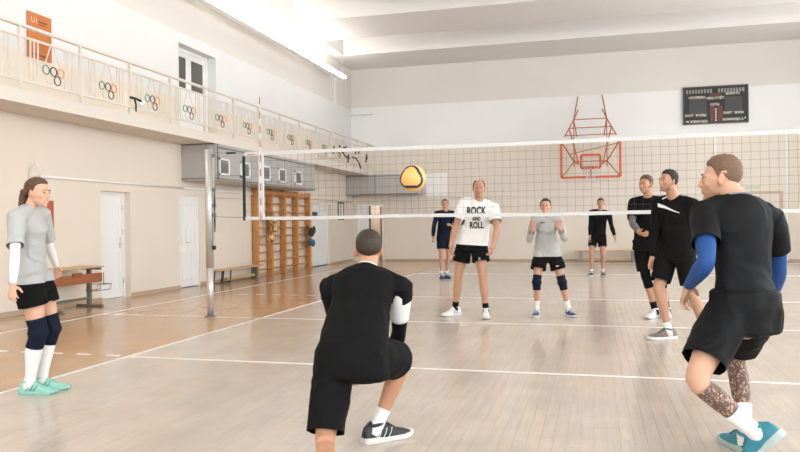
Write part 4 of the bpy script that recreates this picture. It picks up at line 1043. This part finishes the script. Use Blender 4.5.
    def body(s, curl=(28, 28), palms=(None, None), spread=0.10):
        J = s.J; parts = [blob(s.torso(), 28)]
        for S, q, c, pn in (('R', 1, curl[0], palms[0]), ('L', -1, curl[1], palms[1])):
            sh = J['sh' + S]; nb = s.sp(0.95)[0] + s.rc * q * .03 * s.k
            parts.append(simple_tube([nb + UPV * .0, (nb + sh) / 2 + (UPV * .006), sh], [.050 * s.k, .050 * s.k, .052 * s.k * s.b ** .5], 14))
            parts.append(blob(s.arm(S, -.05, 2.05, 0, 20), 18))
            parts.append(blob(s.leg(S, -.02, 2.1, 0, 22), 20))
            pn = -s.rc * q if pn is None else pn
            parts += s.hand(S, c, pn, spread)
            A, F, U, Lt = s.footframe(S); k = s.k
            parts.append(simple_tube([A - F * .035 * k - U * .045 * k, A + F * .02 * k - U * .045 * k, A + F * .07 * k - U * .058 * k, A + F * .12 * k - U * .062 * k], [(.022 * k, .020 * k), (.024 * k, .020 * k), (.026 * k, .012 * k), (.026 * k, .010 * k)], 12))
        parts += s.headparts()
        me = fuse(parts, s.vx, 4)
        V = verts_of(me); N = norms_of(me)
        s.bvh = BVHTree.FromPolygons([tuple(v) for v in V], [tuple(p.vertices) for p in me.polygons])
        # own colours of the skin: lips, stubble, cheeks, knuckles; eye sockets get painted shade
        T = np.tile(s.skin, (len(V), 1)); d = (V - s.hc) / s.hk; r, f, u = d @ s.hr, d @ s.hf, d @ s.hu
        T *= (1 + .05 * vnoise(V * 14)[:, None])
        head = (np.abs(u) < .14) & (np.linalg.norm(d, axis=1) < .16)
        def blend(mask, col, w): T[:] = T * (1 - (mask * w)[:, None]) + np.array(col)[None] * (mask * w)[:, None]
        lip = np.exp(-(((np.abs(r)) / .024) ** 4 + ((u + .062) / .0085) ** 2)) * (f > .075) * head
        blend(lip, hx('B4675C'), .75)
        socket_shade = np.exp(-(((np.abs(r) - .030) / .016) ** 2 + ((u - .010) / .014) ** 2)) * (f > .05) * head
        blend(socket_shade, s.skin * np.array([.72, .60, .55]), .45)
        chk = np.exp(-(((np.abs(r) - .04) / .02) ** 2 + ((u + .03) / .02) ** 2)) * (f > .05) * head
        blend(chk, s.skin * np.array([1.02, .78, .72]), .5)
        ear = np.exp(-(((np.abs(r) - .08) / .012) ** 2)) * (np.abs(u) < .04) * (np.abs(f) < .03) * head
        blend(ear, s.skin * np.array([1.0, .72, .65]), .5)
        st = s.kw.get('stubble', 0)
        if st:
            m = np.clip((-.030 - u) / .02, 0, 1) * (u > -.13) * (f > .0) * head * (1 - lip) * np.clip(1.2 - np.maximum(0, (np.abs(r) - .02)) * 0, 0, 1)
            blend(m, hx(s.kw.get('beard', '5A4232')), st)
        ink = np.zeros(len(V))
        if s.kw.get('tattoo'):
            for S in 'RL':
                K, A = J['kn' + S], J['an' + S]; ax = A - K; L = np.linalg.norm(ax); ax = ax / L
                x = (V - K) @ ax / L; dist = np.linalg.norm((V - K) - np.outer((V - K) @ ax, ax), axis=1)
                m = (dist < .085) * np.clip((x - (.10 if S == 'L' else -.25)) / .04, 0, 1) * np.clip((1.0 - x) / .04, 0, 1); ink = np.maximum(ink, m)
        at = me.attributes.new('tint', 'FLOAT_COLOR', 'POINT'); at.data.foreach_set('color', np.concatenate([np.clip(T, 0, 1), np.ones((len(T), 1))], 1).astype(np.float32).ravel())
        at = me.attributes.new('ink', 'FLOAT', 'POINT'); at.data.foreach_set('value', ink.astype(np.float32))
        o = link_mesh(me, 'body', skin_mat(), s.t)
        if s.kw.get('tattoo'): o['label'] = 'pale body with dark tattoos covering both shins'
        s.face(); return o
    def surf(s, r, f, u, out=0.0):
        d = nrm(s.hr * r + s.hf * f + s.hu * u)
        h = s.bvh.ray_cast(Vector(s.hc + d * 0.25), Vector(-d), 0.3)
        return (np.array(h[0]) + d * out) if h[0] is not None else s.hc + d * .09
    def face(s):
        k = s.hk
        for q in (-1, 1):
            p = s.surf(q * .030, .086, .004); c = p - nrm(s.hf + s.hr * q * .2) * .0080 * k
            mb = MB(); n = 16; g = nrm(s.hf + s.hr * q * 0.05)
            V, F = ell(c, (s.hr, s.hf, s.hu), (.0125 * k, .0105 * k, .0082 * k), n)
            for fc in F:
                m = sum(V[i] for i in fc) / len(fc) - c; w = nrm(m).dot(g)
                mb.add([V[i] for i in fc], [tuple(range(len(fc)))], 1 if w > .80 else 0)
            mb.build('eye', [mat('eye_white', 'DAD4CC', 0.25), mat('iris_dark', '3A2A20', 0.15)], s.t, True)
            pts = [s.surf(q * x, .085, z, .0005) for x, z in ((.012, .024), (.022, .030), (.034, .030), (.042, .025))]
            V, F = simple_tube(pts, [(.0055 * k, .0024 * k)] * 3 + [(.003 * k, .0014 * k)], 8)
            MB().add(V, F).build('eyebrow', s.hairmat(), s.t, True)
            pts = [s.surf(q * x, .086, z, .0012) for x, z in ((.019, .006), (.030, .0135), (.041, .007))]
            V, F = simple_tube(pts, .0024 * k, 6); MB().add(V, F).build('eyelid', mat('lid_' + s.key, tuple(s.skin * .45), 0.5), s.t, True)
        if s.kw.get('smile'):
            pts = [s.surf(x, .090, z, .0012) for x, z in ((-.017, -.0585), (-.008, -.0625), (0, -.0635), (.008, -.0625), (.017, -.0585))]
            V, F = simple_tube(pts, [.0015 * k, .0034 * k, .0038 * k, .0034 * k, .0015 * k], 8)
            MB().add(V, F).build('teeth', mat('teeth_white', 'F0ECE4', 0.3), s.t, True)
    def hairmat(s): return mat('hair_' + s.kw['hair'], s.kw['hair'], 0.6, noise=0.35, nscale=90, bump=0.5, spec=0.35)
    def hair(s, top=.022, side=.006, front=38, temple=20, nape=-38, frontback=0.0, bald=None):
        """cap of hair grown off the skull; front / temple / nape = hairline elevations in degrees"""
        nu, nv = 96, 60; V = []; k = s.hk; rs = np.random.RandomState(len(s.key))
        D = []
        for j in range(nv + 1):
            el = math.radians(-60 + 150 * j / nv)
            for i in range(nu):
                az = 2 * math.pi * i / nu - math.pi; D.append((az, el))
        D = np.array(D); az, el = D[:, 0], D[:, 1]
        dirs = np.cos(el)[:, None] * (np.cos(az)[:, None] * s.hf + np.sin(az)[:, None] * s.hr) + np.sin(el)[:, None] * s.hu
        c0 = s.hp(0, -.008, .02)
        A = np.abs(np.degrees(az)); E = np.degrees(el)
        line = np.interp(A, [0, 25, 48, 62, 78, 92, 104, 125, 180], [front, front + 1, front - 2, temple, -12 if not s.fem else -5, 6, -8, nape + 6, nape])
        edge = np.clip((E - line) / 7, -1.0, 1.0); upw = np.clip((E - 15) / 45, 0, 1)
        th = side + (top - side) * upw ** 0.8
        if bald is not None: th = th * np.where((E > bald) | ((A < 40) & (E > 48)), 0.0, 1.0) - np.where((E > bald) | ((A < 40) & (E > 48)), .01, 0)
        th = th * (1 + .16 * vnoise(dirs * 9) + .10 * vnoise(dirs * np.array([26, 26, 9])))
        off = np.where(edge > 0, th * np.minimum(1, edge * 1.4) ** .6, 0.012 * edge)
        for q in range(len(D)):
            d = dirs[q]
            h = s.bvh.ray_cast(Vector(c0 + d * .22), Vector(-d), .25)
            R = .22 - h[3] if h[0] is not None else .09
            R = min(R, .125 * k) if A[q] > 60 else R
            if A[q] > 100 and E[q] < -12: R = min(R, .094 * k)
            if 82 < A[q] < 112 and -50 < E[q] < 20: R = min(R, .072 * k)       # under the ear
            V.append(c0 + d * (R + off[q] * k - (0.0 if off[q] > 0 else .001)))
        F = []
        for j in range(nv):
            for i in range(nu):
                a, b = j * nu + i, j * nu + (i + 1) % nu
                if max(off[a], off[b], off[a + nu], off[b + nu]) > -.011: F.append((a, b, b + nu, a + nu))
        mb = MB().add(V, F)
        return mb.build('hair', s.hairmat(), s.t, True)
    # ---- garments
    def fold(s, me, amp, scale=9.0, keep=None):
        V = verts_of(me); N = norms_of(me); Q = V * scale
        w = np.stack([vnoise(Q * .6 + 3), vnoise(Q * .6 + 17), vnoise(Q * .6 + 31)], 1)
        a = 1 - np.abs(vnoise((Q + w * 1.4) * np.array([1.2, 1.2, .55]))) * 2
        b = vnoise(Q * 2.1 + w)
        V = V + N * (amp * (a * .7 + b * .35))[:, None]; set_verts(me, V)
    def shirt(s, m, hem=-.12, sleeve=.62, off=.013, hang=.10, loose=.012, amp=.004, collar=None, name='shirt', long_=False):
        J = s.J; k = s.k; parts = [blob(s.torso(off * 1.0, hem - .06, .985, hang), 32, .3)]
        ends = []
        for S, q in (('R', 1), ('L', -1)):
            sh = J['sh' + S]; nb = s.sp(0.95)[0] + s.rc * q * .03 * k
            parts.append(simple_tube([nb, (nb + sh) / 2 + UPV * .006, sh], [.050 * k + off, .050 * k + off, .054 * k * s.b ** .5 + off], 16))
            of = (lambda x: off * .7 + .004) if long_ else (lambda x: off + loose * min(x / max(sleeve, .1), 1.2))
            st = s.arm(S, -.08, sleeve + .06, of, 16 if long_ else 9); parts.append(blob(st, 18, .2)); ends.append(s.arm(S, sleeve - .01, sleeve, of, 2)[1])
            ends[-1] = (ends[-1], nrm(s.arm(S, sleeve, sleeve + .05, 0, 2)[1][0] - s.arm(S, sleeve, sleeve + .05, 0, 2)[0][0]))
        if hem < .06:
            for S in 'RL': parts.append(blob(s.leg(S, -.03, .30, off + .009, 6), 20, .3))
        me = fuse(parts, max(s.vx * 1.4, .0065), 4)
        s.fold(me, amp)
        for (e, d) in ends: cut(me, e[0], d, max(e[3], e[4]) * 1.18)
        p, r, v, d = s.sp(hem); cut(me, p, -d, .45)
        V = verts_of(me); s.sbvh = BVHTree.FromPolygons([tuple(x) for x in V], [tuple(p_.vertices) for p_ in me.polygons])
        o = link_mesh(me, name, m, s.t)
        if collar: s.collar(collar)
        return o
    def collar(s, m, r=.0055):
        p, rr, v, d = s.sp(1.0); R_ = (.070 if not s.fem else .062) * s.k * s.b ** .5
        pts = []
        for a in np.linspace(0, 2 * math.pi, 33)[:-1]:
            q = p + (rr * math.cos(a) * R_ * 1.02 + v * math.sin(a) * R_) - d * (.020 * max(math.sin(a), 0) - .012) * 1.3
            pts.append(q)
        MB().tube(pts, r, 8, True).build('collar', m, s.t, True)
    def shorts(s, m, hemR=.72, hemL=.72, off=.016, flare=.022, amp=.004, waist=.16, name='shorts'):
        parts = [blob(s.torso(off, -.19, waist, .05), 28, .2)]; J = s.J; ends = []
        for S, h in (('R', hemR), ('L', hemL)):
            of = lambda x: off + flare * min(max(x, 0) / h, 1.1)
            parts.append(blob(s.leg(S, .02, h + .07, of, 10), 22, .2)); e = s.leg(S, h, h + .02, of, 2); ends.append((e[0], nrm(e[1][0] - e[0][0])))
        me = fuse(parts, max(s.vx * 1.4, .0065), 4); s.fold(me, amp)
        for e, d in ends: cut(me, e[0], d, max(e[3], e[4]) * 1.35)
        V = verts_of(me); s.hbvh = BVHTree.FromPolygons([tuple(x) for x in V], [tuple(p_.vertices) for p_ in me.polygons])
        return link_mesh(me, name, m, s.t)
    def band(s, S, which, s0, s1, off, m, name, bulge=None, label=None, n=10):
        f = s.leg if which == 'leg' else s.arm
        of = (lambda x: off + bulge * math.exp(-((x - (s0 + s1) / 2) / .07) ** 2)) if bulge else off
        V, F = blob(f(S, s0, s1, of, n), 24, .08); o = MB().add(V, F).build(name, m, s.t, True)
        if label: o['label'] = label
        return o
    def footframe(s, S):
        J = s.J; F = nrm(J['ft' + S]); p = math.radians(J['pitch'][0 if S == 'R' else 1]); L = np.cross(F, UPV)
        F2 = F * math.cos(p) - UPV * math.sin(p); U = UPV * math.cos(p) + F * math.sin(p)
        return J['an' + S], F2, U, L
    def shoe(s, S, m, sole, lace=None, accent=None, label=None):
        A, F, U, L = s.footframe(S); k = s.k * (1.06 if s.fem else 1.13); B = A - U * .085 * s.k
        X = [(-.082, .020, .050), (-.074, .030, .082), (-.045, .037, .104), (-.01, .038, .106), (.025, .039, .102), (.06, .041, .086), (.10, .044, .060), (.14, .047, .050), (.175, .042, .040), (.198, .030, .030), (.210, .014, .020)]
        n = 20; V = []; Fa = []
        for x, w, h in X:
            for j in range(n):
                a = 2 * math.pi * j / n; ca, sa = math.cos(a), math.sin(a)
                y = w * math.copysign(abs(ca) ** .75, ca); z = .014 + ((h - .014) * abs(sa) ** .9 if sa > 0 else .0 * sa)
                if sa > 0 and x < .05: y *= 1 - .25 * sa
                V.append(B + F * x * k + L * y * k + U * z * k)
        for i in range(len(X) - 1):
            for j in range(n): Fa.append((i * n + j, i * n + (j + 1) % n, (i + 1) * n + (j + 1) % n, (i + 1) * n + j))
        Fa += [tuple(range(n - 1, -1, -1)), tuple((len(X) - 1) * n + j for j in range(n))]
        root = MB().add(V, Fa).build('shoe', m, s.t, True)
        if label: root['label'] = label
        V = []; Fa = []; n = 4; prof = [(x, w + .004, .026 if x < .0 else .022) for x, w, h in X]
        ring = []
        for z, g in ((0.001, 0), (.008, .002), (.024, .001), (.026, -.004)):
            for sg in (1, -1):
                seq = X if sg == 1 else X[::-1]
                for x, w, h in seq:
                    toe = .010 * max(0, (x - .13) / .08) ** 2
                    V.append(B + F * (x + (g if x > .2 else (-g if x < -.08 else 0))) * k + L * sg * (w + .003 + g) * k + U * (z + toe + (.006 if (x < .02 and z > .02) else 0)) * k)
        m_ = len(X) * 2
        for i in range(3):
            for j in range(m_): Fa.append((i * m_ + j, i * m_ + (j + 1) % m_, (i + 1) * m_ + (j + 1) % m_, (i + 1) * m_ + j))
        Fa += [tuple(range(m_ - 1, -1, -1)), tuple(3 * m_ + j for j in range(m_))]
        MB().add(V, Fa).build('sole', sole, root)
        if lace:
            for i, x in enumerate((.045, .062, .079, .096)):
                h = np.interp(x, [q[0] for q in X], [q[2] for q in X]) + .003
                pts = [B + F * (x + .004 * c_) * k + L * y * k + U * (h - 9.0 * y * y) * k for c_, y in ((1, -.024), (0, -.012), (0, 0), (0, .012), (-1, .024))]
                V, Fa = simple_tube(pts, .0028 * k, 6); MB().add(V, Fa).build('lace', lace, root, True)
        # padded ankle opening
        pts = [A + F * (math.cos(a) * .040 - .008) * k + L * math.sin(a) * .034 * k + U * (.018 + .006 * math.cos(a)) * k for a in np.linspace(0, 2 * math.pi, 21)[:-1]]
        MB().tube(pts, .009 * k, 8, True).build('ankle_padding', m, root, True)
        if accent:
            for q in (-1, 1):
                for x0 in (.0, .03, .06):
                    w = np.interp(x0, [t[0] for t in X], [t[1] for t in X])
                    pts = [B + F * (x0 + .012) * k + L * q * (w * .72 + .002) * k + U * .070 * k, B + F * (x0) * k + L * q * (w * .95 + .0022) * k + U * .048 * k, B + F * (x0 - .014) * k + L * q * (w + .002) * k + U * .028 * k]
                    V, Fa = simple_tube(pts, [(.0035 * k, .002 * k)] * 3, 6); MB().add(V, Fa).build('side_stripe', accent, root, True)
        return root
    def decal(s, V, F, m, name, c_t, dirv, bvh=None, lift=.0022, sub=0, label=None):
        """flat print (x right, y up as seen by someone facing dirv's opposite) wrapped on the shirt"""
        bvh = bvh or s.sbvh; dirv = nrm(dirv); up = nrm(UPV - UPV.dot(dirv) * dirv); rt = np.cross(up, dirv)
        P = []
        for a in V:
            o_ = c_t + rt * a[0] + up * a[1] + dirv * .4
            h = bvh.ray_cast(Vector(o_), Vector(-dirv), .6)
            P.append(np.array(h[0]) + dirv * lift if h[0] is not None else o_ - dirv * .3)
        o = MB().add(P, F).build(name, m, s.t)
        if label: o['label'] = label
        return o
def gridpoly(pts0, pts1, n=14):
    """strip between two polylines, subdivided"""
    V = []; k = len(pts0)
    def at(P, t):
        x = t * (len(P) - 1); i = min(int(x), len(P) - 2); f = x - i; return (P[i][0] * (1 - f) + P[i + 1][0] * f, P[i][1] * (1 - f) + P[i + 1][1] * f)
    for i in range(n + 1): V += [at(pts0, i / n), at(pts1, i / n)]
    return V, [(2 * i, 2 * i + 2, 2 * i + 3, 2 * i + 1) for i in range(n)]

BLK = fabric('cloth_black', '0B0B0B'); BLK2 = fabric('cloth_black_shiny', '0D0D0E', 0.7); NVY = fabric('cloth_navy', '141B2C')
WHT = fabric('cloth_white', 'E6E3DF'); GRY = fabric('cloth_grey', 'B0AFAC', noise=.04); GR2 = fabric('cloth_light_grey', 'B4B3AE', noise=.05)
BLU = fabric('cloth_blue', '274A82', .6); DNV = fabric('cloth_dark_navy', '151A2A'); SOCK = fabric('sock_white', 'E8E5E2')
MINT = mat('shoe_mint', '8CC4B2', .55, noise=.08, nscale=60); TEAL = mat('shoe_teal', '2F7C8C', .5, noise=.2, nscale=60); SW = mat('shoe_white', 'E4E2E0', .5, noise=.03)
SB = mat('shoe_black', '262626', .5, noise=.1); SN = mat('shoe_navy', '2B3A63', .5, noise=.15, nscale=60); SG = mat('shoe_grey', '6E6A68', .5, noise=.2, nscale=60)
OR_ = mat('shoe_orange', 'E07B3C', .5); SOLE = mat('sole_white', 'D8D5D0', .5); SOLG = mat('sole_grey', '6B716D', .6); SOLT = mat('sole_teal_pale', 'A9B9B4', .55)

# 1 woman in grey at the left
p = Figure('woman_left', 'woman in grey t-shirt, white sleeves and navy knee pads at the left edge', 'D2A58B', .0052, .92, hair='5A4232', smile=1, leg=1.14)
p.body((22, 22))
p.hair(.016, .014, 40, 30, -30)
c = p.hp
V, F = simple_tube([c(0, -.10, .02), c(0, -.128, .0), c(.0, -.140, -.05), c(.01, -.145, -.11), c(.02, -.150, -.17)], [.022, .032, .030, .022, .008], 14)
me = fuse([(V, F)], .005, 1); p.fold(me, .004, 40); o = link_mesh(me, 'ponytail', p.hairmat(), p.t)
V, F = simple_tube([c(0, -.104, .03), c(.016, -.110, .014), c(0, -.112, -.004), c(-.016, -.110, .014), c(0, -.104, .03)], .006, 8); MB().add(V, F).build('hair_tie', BLK, p.t, True)
p.shirt(GRY, hem=-.05, sleeve=.80, off=.018, hang=.04, loose=.008, amp=.008, collar=GRY)
for S in 'RL': p.band(S, 'arm', .70, 1.93, .004, WHT, 'arm_sleeve', label='white long sleeve', n=22)
p.shorts(BLK, .50, .50, flare=.016, off=.010, waist=.02)
for S in 'RL':
    p.band(S, 'leg', .74, 1.30, .008, DNV, 'knee_pad', bulge=.010, label='navy knee pad', n=18)
    p.band(S, 'leg', 1.22, 2.12, .006, SOCK, 'sock', label='tall white sock', n=14)
    p.shoe(S, MINT, MINT, MINT, mat('shoe_logo_dark', '3B5A57', .5), 'mint green sports shoe')

# 2 man crouching with his back to the camera
p = Figure('kneeling', 'man in black t-shirt and shorts crouching with his back to the camera', 'C08E6E', .0052, 1.0, hair='3A2E25', stubble=.2, head=1.02)
p.body((30, 30), (np.array([0, 0, 1.0]), np.array([0, 0, 1.0])))
p.hair(.010, .005, 42, 25, -28)
p.shirt(BLK, hem=.04, sleeve=.22, off=.012, hang=.05, loose=.0, amp=.007, collar=WHT)
for S in 'RL':
    p.band(S, 'arm', .0, .66, .011, WHT if S == 'R' else BLK, 'sleeve_panel', label='white sleeve panel' if S == 'R' else None, n=12)
    p.band(S, 'arm', .5, 1.93, .005, BLK, 'arm_sleeve', label='black arm sleeve', n=20)
p.shorts(BLK, .72, .88, flare=.030, amp=.008, off=.014, waist=.10)
p.band('R', 'leg', 1.74, 2.12, .006, SOCK, 'sock', label='white ankle sock'); p.band('L', 'leg', 1.74, 2.12, .006, SOCK, 'sock')
for S in 'RL': p.shoe(S, SB, SOLE, SB, SW, 'black sports shoe with white sole')

# 3 far man in navy
p = Figure('far_navy', 'far man in dark navy long sleeves with one hand before his chest', 'BC9076', .0075, 1.0, hair='5A4636')
p.body((20, 40), (None, p.rc * 1.0))
p.hair(.010, .006, 40, 25, -34)
p.shirt(NVY, hem=-.06, sleeve=1.90, off=.010, hang=.04, amp=.004, collar=NVY, long_=True)
p.shorts(NVY, .66, .66, flare=.022, off=.010, waist=.0)
for S in 'RL':
    p.band(S, 'leg', 1.80, 2.12, .006, SOCK, 'sock'); p.shoe(S, SN, SN, SW, None, 'navy sports shoe')

# 4 tall man in white t-shirt
p = Figure('white_tee', 'tall balding man in white t-shirt with black print behind the net', 'BD8E72', .0060, 1.05, hair='5B4331', stubble=.25)
p.body((26, 26))
p.hair(.008, .010, 52, 30, -34, bald=62)
p.shirt(WHT, hem=-.04, sleeve=.66, off=.014, hang=.06, loose=.020, amp=.009, collar=WHT)
M_PR = mat('print_black', '26241F', .8)
cc = p.sp(.66)[0]
for txt, sz, dy in (('ROCK', .14, .055), ('AND', .075, -.05), ('ROLL', .12, -.14)):
    V, F = text_mesh(txt, sz, bold=.035); V = [(a * .66, b + dy) for a, b, c_ in V]; p.decal(V, F, M_PR, 'shirt_print', cc, p.fc, lift=.014)
p.shorts(BLK, .56, .56, flare=.034, off=.010, waist=.0)
V, F = text_mesh('»', .08); p.decal([(a, b) for a, b, c_ in V], F, WHT, 'shorts_mark', p.leg('L', .45, .5, 0, 2)[0][0], p.fp, p.hbvh)
for S in 'RL':
    p.band(S, 'leg', 1.78, 2.12, .007, BLK, 'sock', label='black ankle sock'); p.shoe(S, SW, SOLE, SW, SB, 'white sports shoe with black stripes')

# 5 woman with raised hands
p = Figure('woman_hands', 'smiling woman in light grey long sleeves raising both open palms', 'C6977E', .0058, .96, hair='3D2D24', smile=1)
p.body((10, 10), (p.fc * 1.0, p.fc * 1.0), .22)
p.hair(.012, .010, 42, 30, -28)
V, F = ell(p.hp(0, -.115, .03), (p.hr, p.hf, p.hu), (.03, .024, .03), 14); MB().add(V, F).build('hair_bun', p.hairmat(), p.t, True)
p.shirt(GR2, hem=-.06, sleeve=1.72, off=.012, hang=.07, amp=.009, collar=GR2, long_=True)
V, F = gridpoly([(-.08, .012), (-.02, .018)], [(-.08, .0), (-.02, .004)], 4); p.decal(V, F, M_PR, 'chest_mark', p.sp(.80)[0], p.fc)
p.shorts(BLK, .56, .56, flare=.034, off=.009, waist=-.02)
V, F = gridpoly([(-.02, .012), (.02, .02)], [(-.02, .0), (.02, .006)], 4); p.decal(V, F, WHT, 'shorts_mark', p.leg('L', .45, .5, 0, 2)[0][0], p.fp, p.hbvh)
for S in 'RL':
    p.band(S, 'leg', .78, 1.26, .010, DNV, 'knee_pad', bulge=.012, label='navy knee pad', n=16)
    p.band(S, 'leg', 1.66, 2.12, .007, SOCK, 'sock', label='white sock'); p.shoe(S, SN, SOLE, SW, None, 'dark blue sports shoe')

# 6 far man in black before the bench
p = Figure('far_black', 'far man in black long sleeves standing before the far wooden bench', 'BA8C72', .0075, 1.0, hair='2E2622')
p.body((24, 24))
p.hair(.014, .006, 38, 22, -34)
p.shirt(BLK, hem=-.06, sleeve=1.90, off=.008, hang=.02, amp=.003, collar=BLK, long_=True)
p.shorts(BLK, .60, .60, flare=.018, off=.008, waist=.0)
for S in 'RL':
    p.band(S, 'leg', 1.80, 2.12, .006, SOCK, 'sock'); p.shoe(S, SB, SOLE, SW, None, 'black shoe with white sole')

# 7 man with grey forearm behind the net
p = Figure('grey_sleeve', 'man in black t-shirt with one grey forearm sleeve, partly hidden behind the net', 'BD8E72', .0060, 1.0, hair='5C4735', stubble=.15)
p.body((35, 30), (p.rc * -1 + UPV * .5, None))
p.hair(.018, .005, 38, 22, -34)
p.shirt(BLK, hem=-.16, sleeve=.78, off=.012, hang=.04, loose=.012, amp=.008, collar=BLK)
for S in 'RL': p.band(S, 'arm', .66, 1.80, .004, fabric('cloth_mid_grey', '6F6D6B') if S == 'R' else BLK, 'arm_sleeve', label='grey compression sleeve' if S == 'R' else None, n=20)
p.shorts(BLK, .84, .84, flare=.032, off=.010, waist=-.05)
for S in 'RL':
    p.band(S, 'leg', .70, 1.32, .006, BLK, 'leg_sleeve', label='black leg sleeve', n=16)
    p.band(S, 'leg', 1.74, 2.12, .007, BLK, 'sock', label='black ankle sock'); p.shoe(S, SW, SOLE, SW, SB, 'white and black sports shoe')

# 8 man with the white slash
p = Figure('slash_shirt', 'man in black shirt with white chest slash and orange striped shoes', 'B78A70', .0056, 1.02, hair='2C231E', stubble=.45)
p.body((28, 28))
p.hair(.020, .006, 38, 20, -36)
p.shirt(BLK, hem=-.08, sleeve=.85, off=.011, hang=.05, loose=.008, amp=.008, collar=mat('collar_grey', '8E9096', .8))
V, F = gridpoly([(-.15, .062), (-.04, .030), (.12, -.045)], [(-.15, .022), (-.04, .002), (.12, -.052)], 16)
p.decal(V, F, WHT, 'chest_slash', p.sp(.80)[0], nrm(p.fc), lift=.006, label='white slash across the chest')
V, F = gridpoly([(-.10, .115), (-.05, .135)], [(-.10, .098), (-.05, .118)], 4); p.decal(V, F, WHT, 'chest_mark', p.sp(.80)[0], p.fc)
for S in 'RL': p.band(S, 'arm', .76, 1.93, .005, BLK, 'arm_sleeve', label='black long sleeve', n=20)
p.shorts(BLK, .80, .80, flare=.034, off=.010, waist=.0)
V, F = gridpoly([(.0, .05), (.03, .06)], [(.0, -.03), (.03, -.02)], 4)
for S in 'RL':
    p.band(S, 'leg', 1.80, 2.12, .006, SOCK, 'sock', label='white ankle sock'); p.shoe(S, SG, SOLE, SB, OR_, 'grey sports shoe with orange stripes')

# 9 foreground man at the right
p = Figure('blue_sleeve', 'man with blue arm sleeves and tattooed shins seen from behind, nearest at right', 'C99D82', .0050, .97, hair='6E5442', stubble=.35, beard='6B4A35', tattoo=1)
p.body((18, 22), (None, p.rc * .4 - p.fc * .9), .28)
p.hair(.018, .003, 36, 20, -30)
p.shirt(BLK2, hem=.07, sleeve=.62, off=.011, hang=.0, loose=.012, amp=.009, collar=mat('collar_speckled', '8C8F96', .8, noise=.4, nscale=200))
for S in 'RL': p.band(S, 'arm', .45, 1.93, .005, BLU, 'arm_sleeve', label='blue compression arm sleeve', n=22)
p.shorts(BLK2, .76, .74, off=.021, flare=.020, amp=.010, waist=.15)
p.band('R', 'leg', 1.62, 2.12, .008, SOCK, 'sock', label='white crew sock'); p.band('L', 'leg', 1.58, 2.12, .008, SOCK, 'sock', label='white crew sock')
for S in 'RL': p.shoe(S, TEAL, SOLT, TEAL, None, 'teal sports shoe with pale sole')
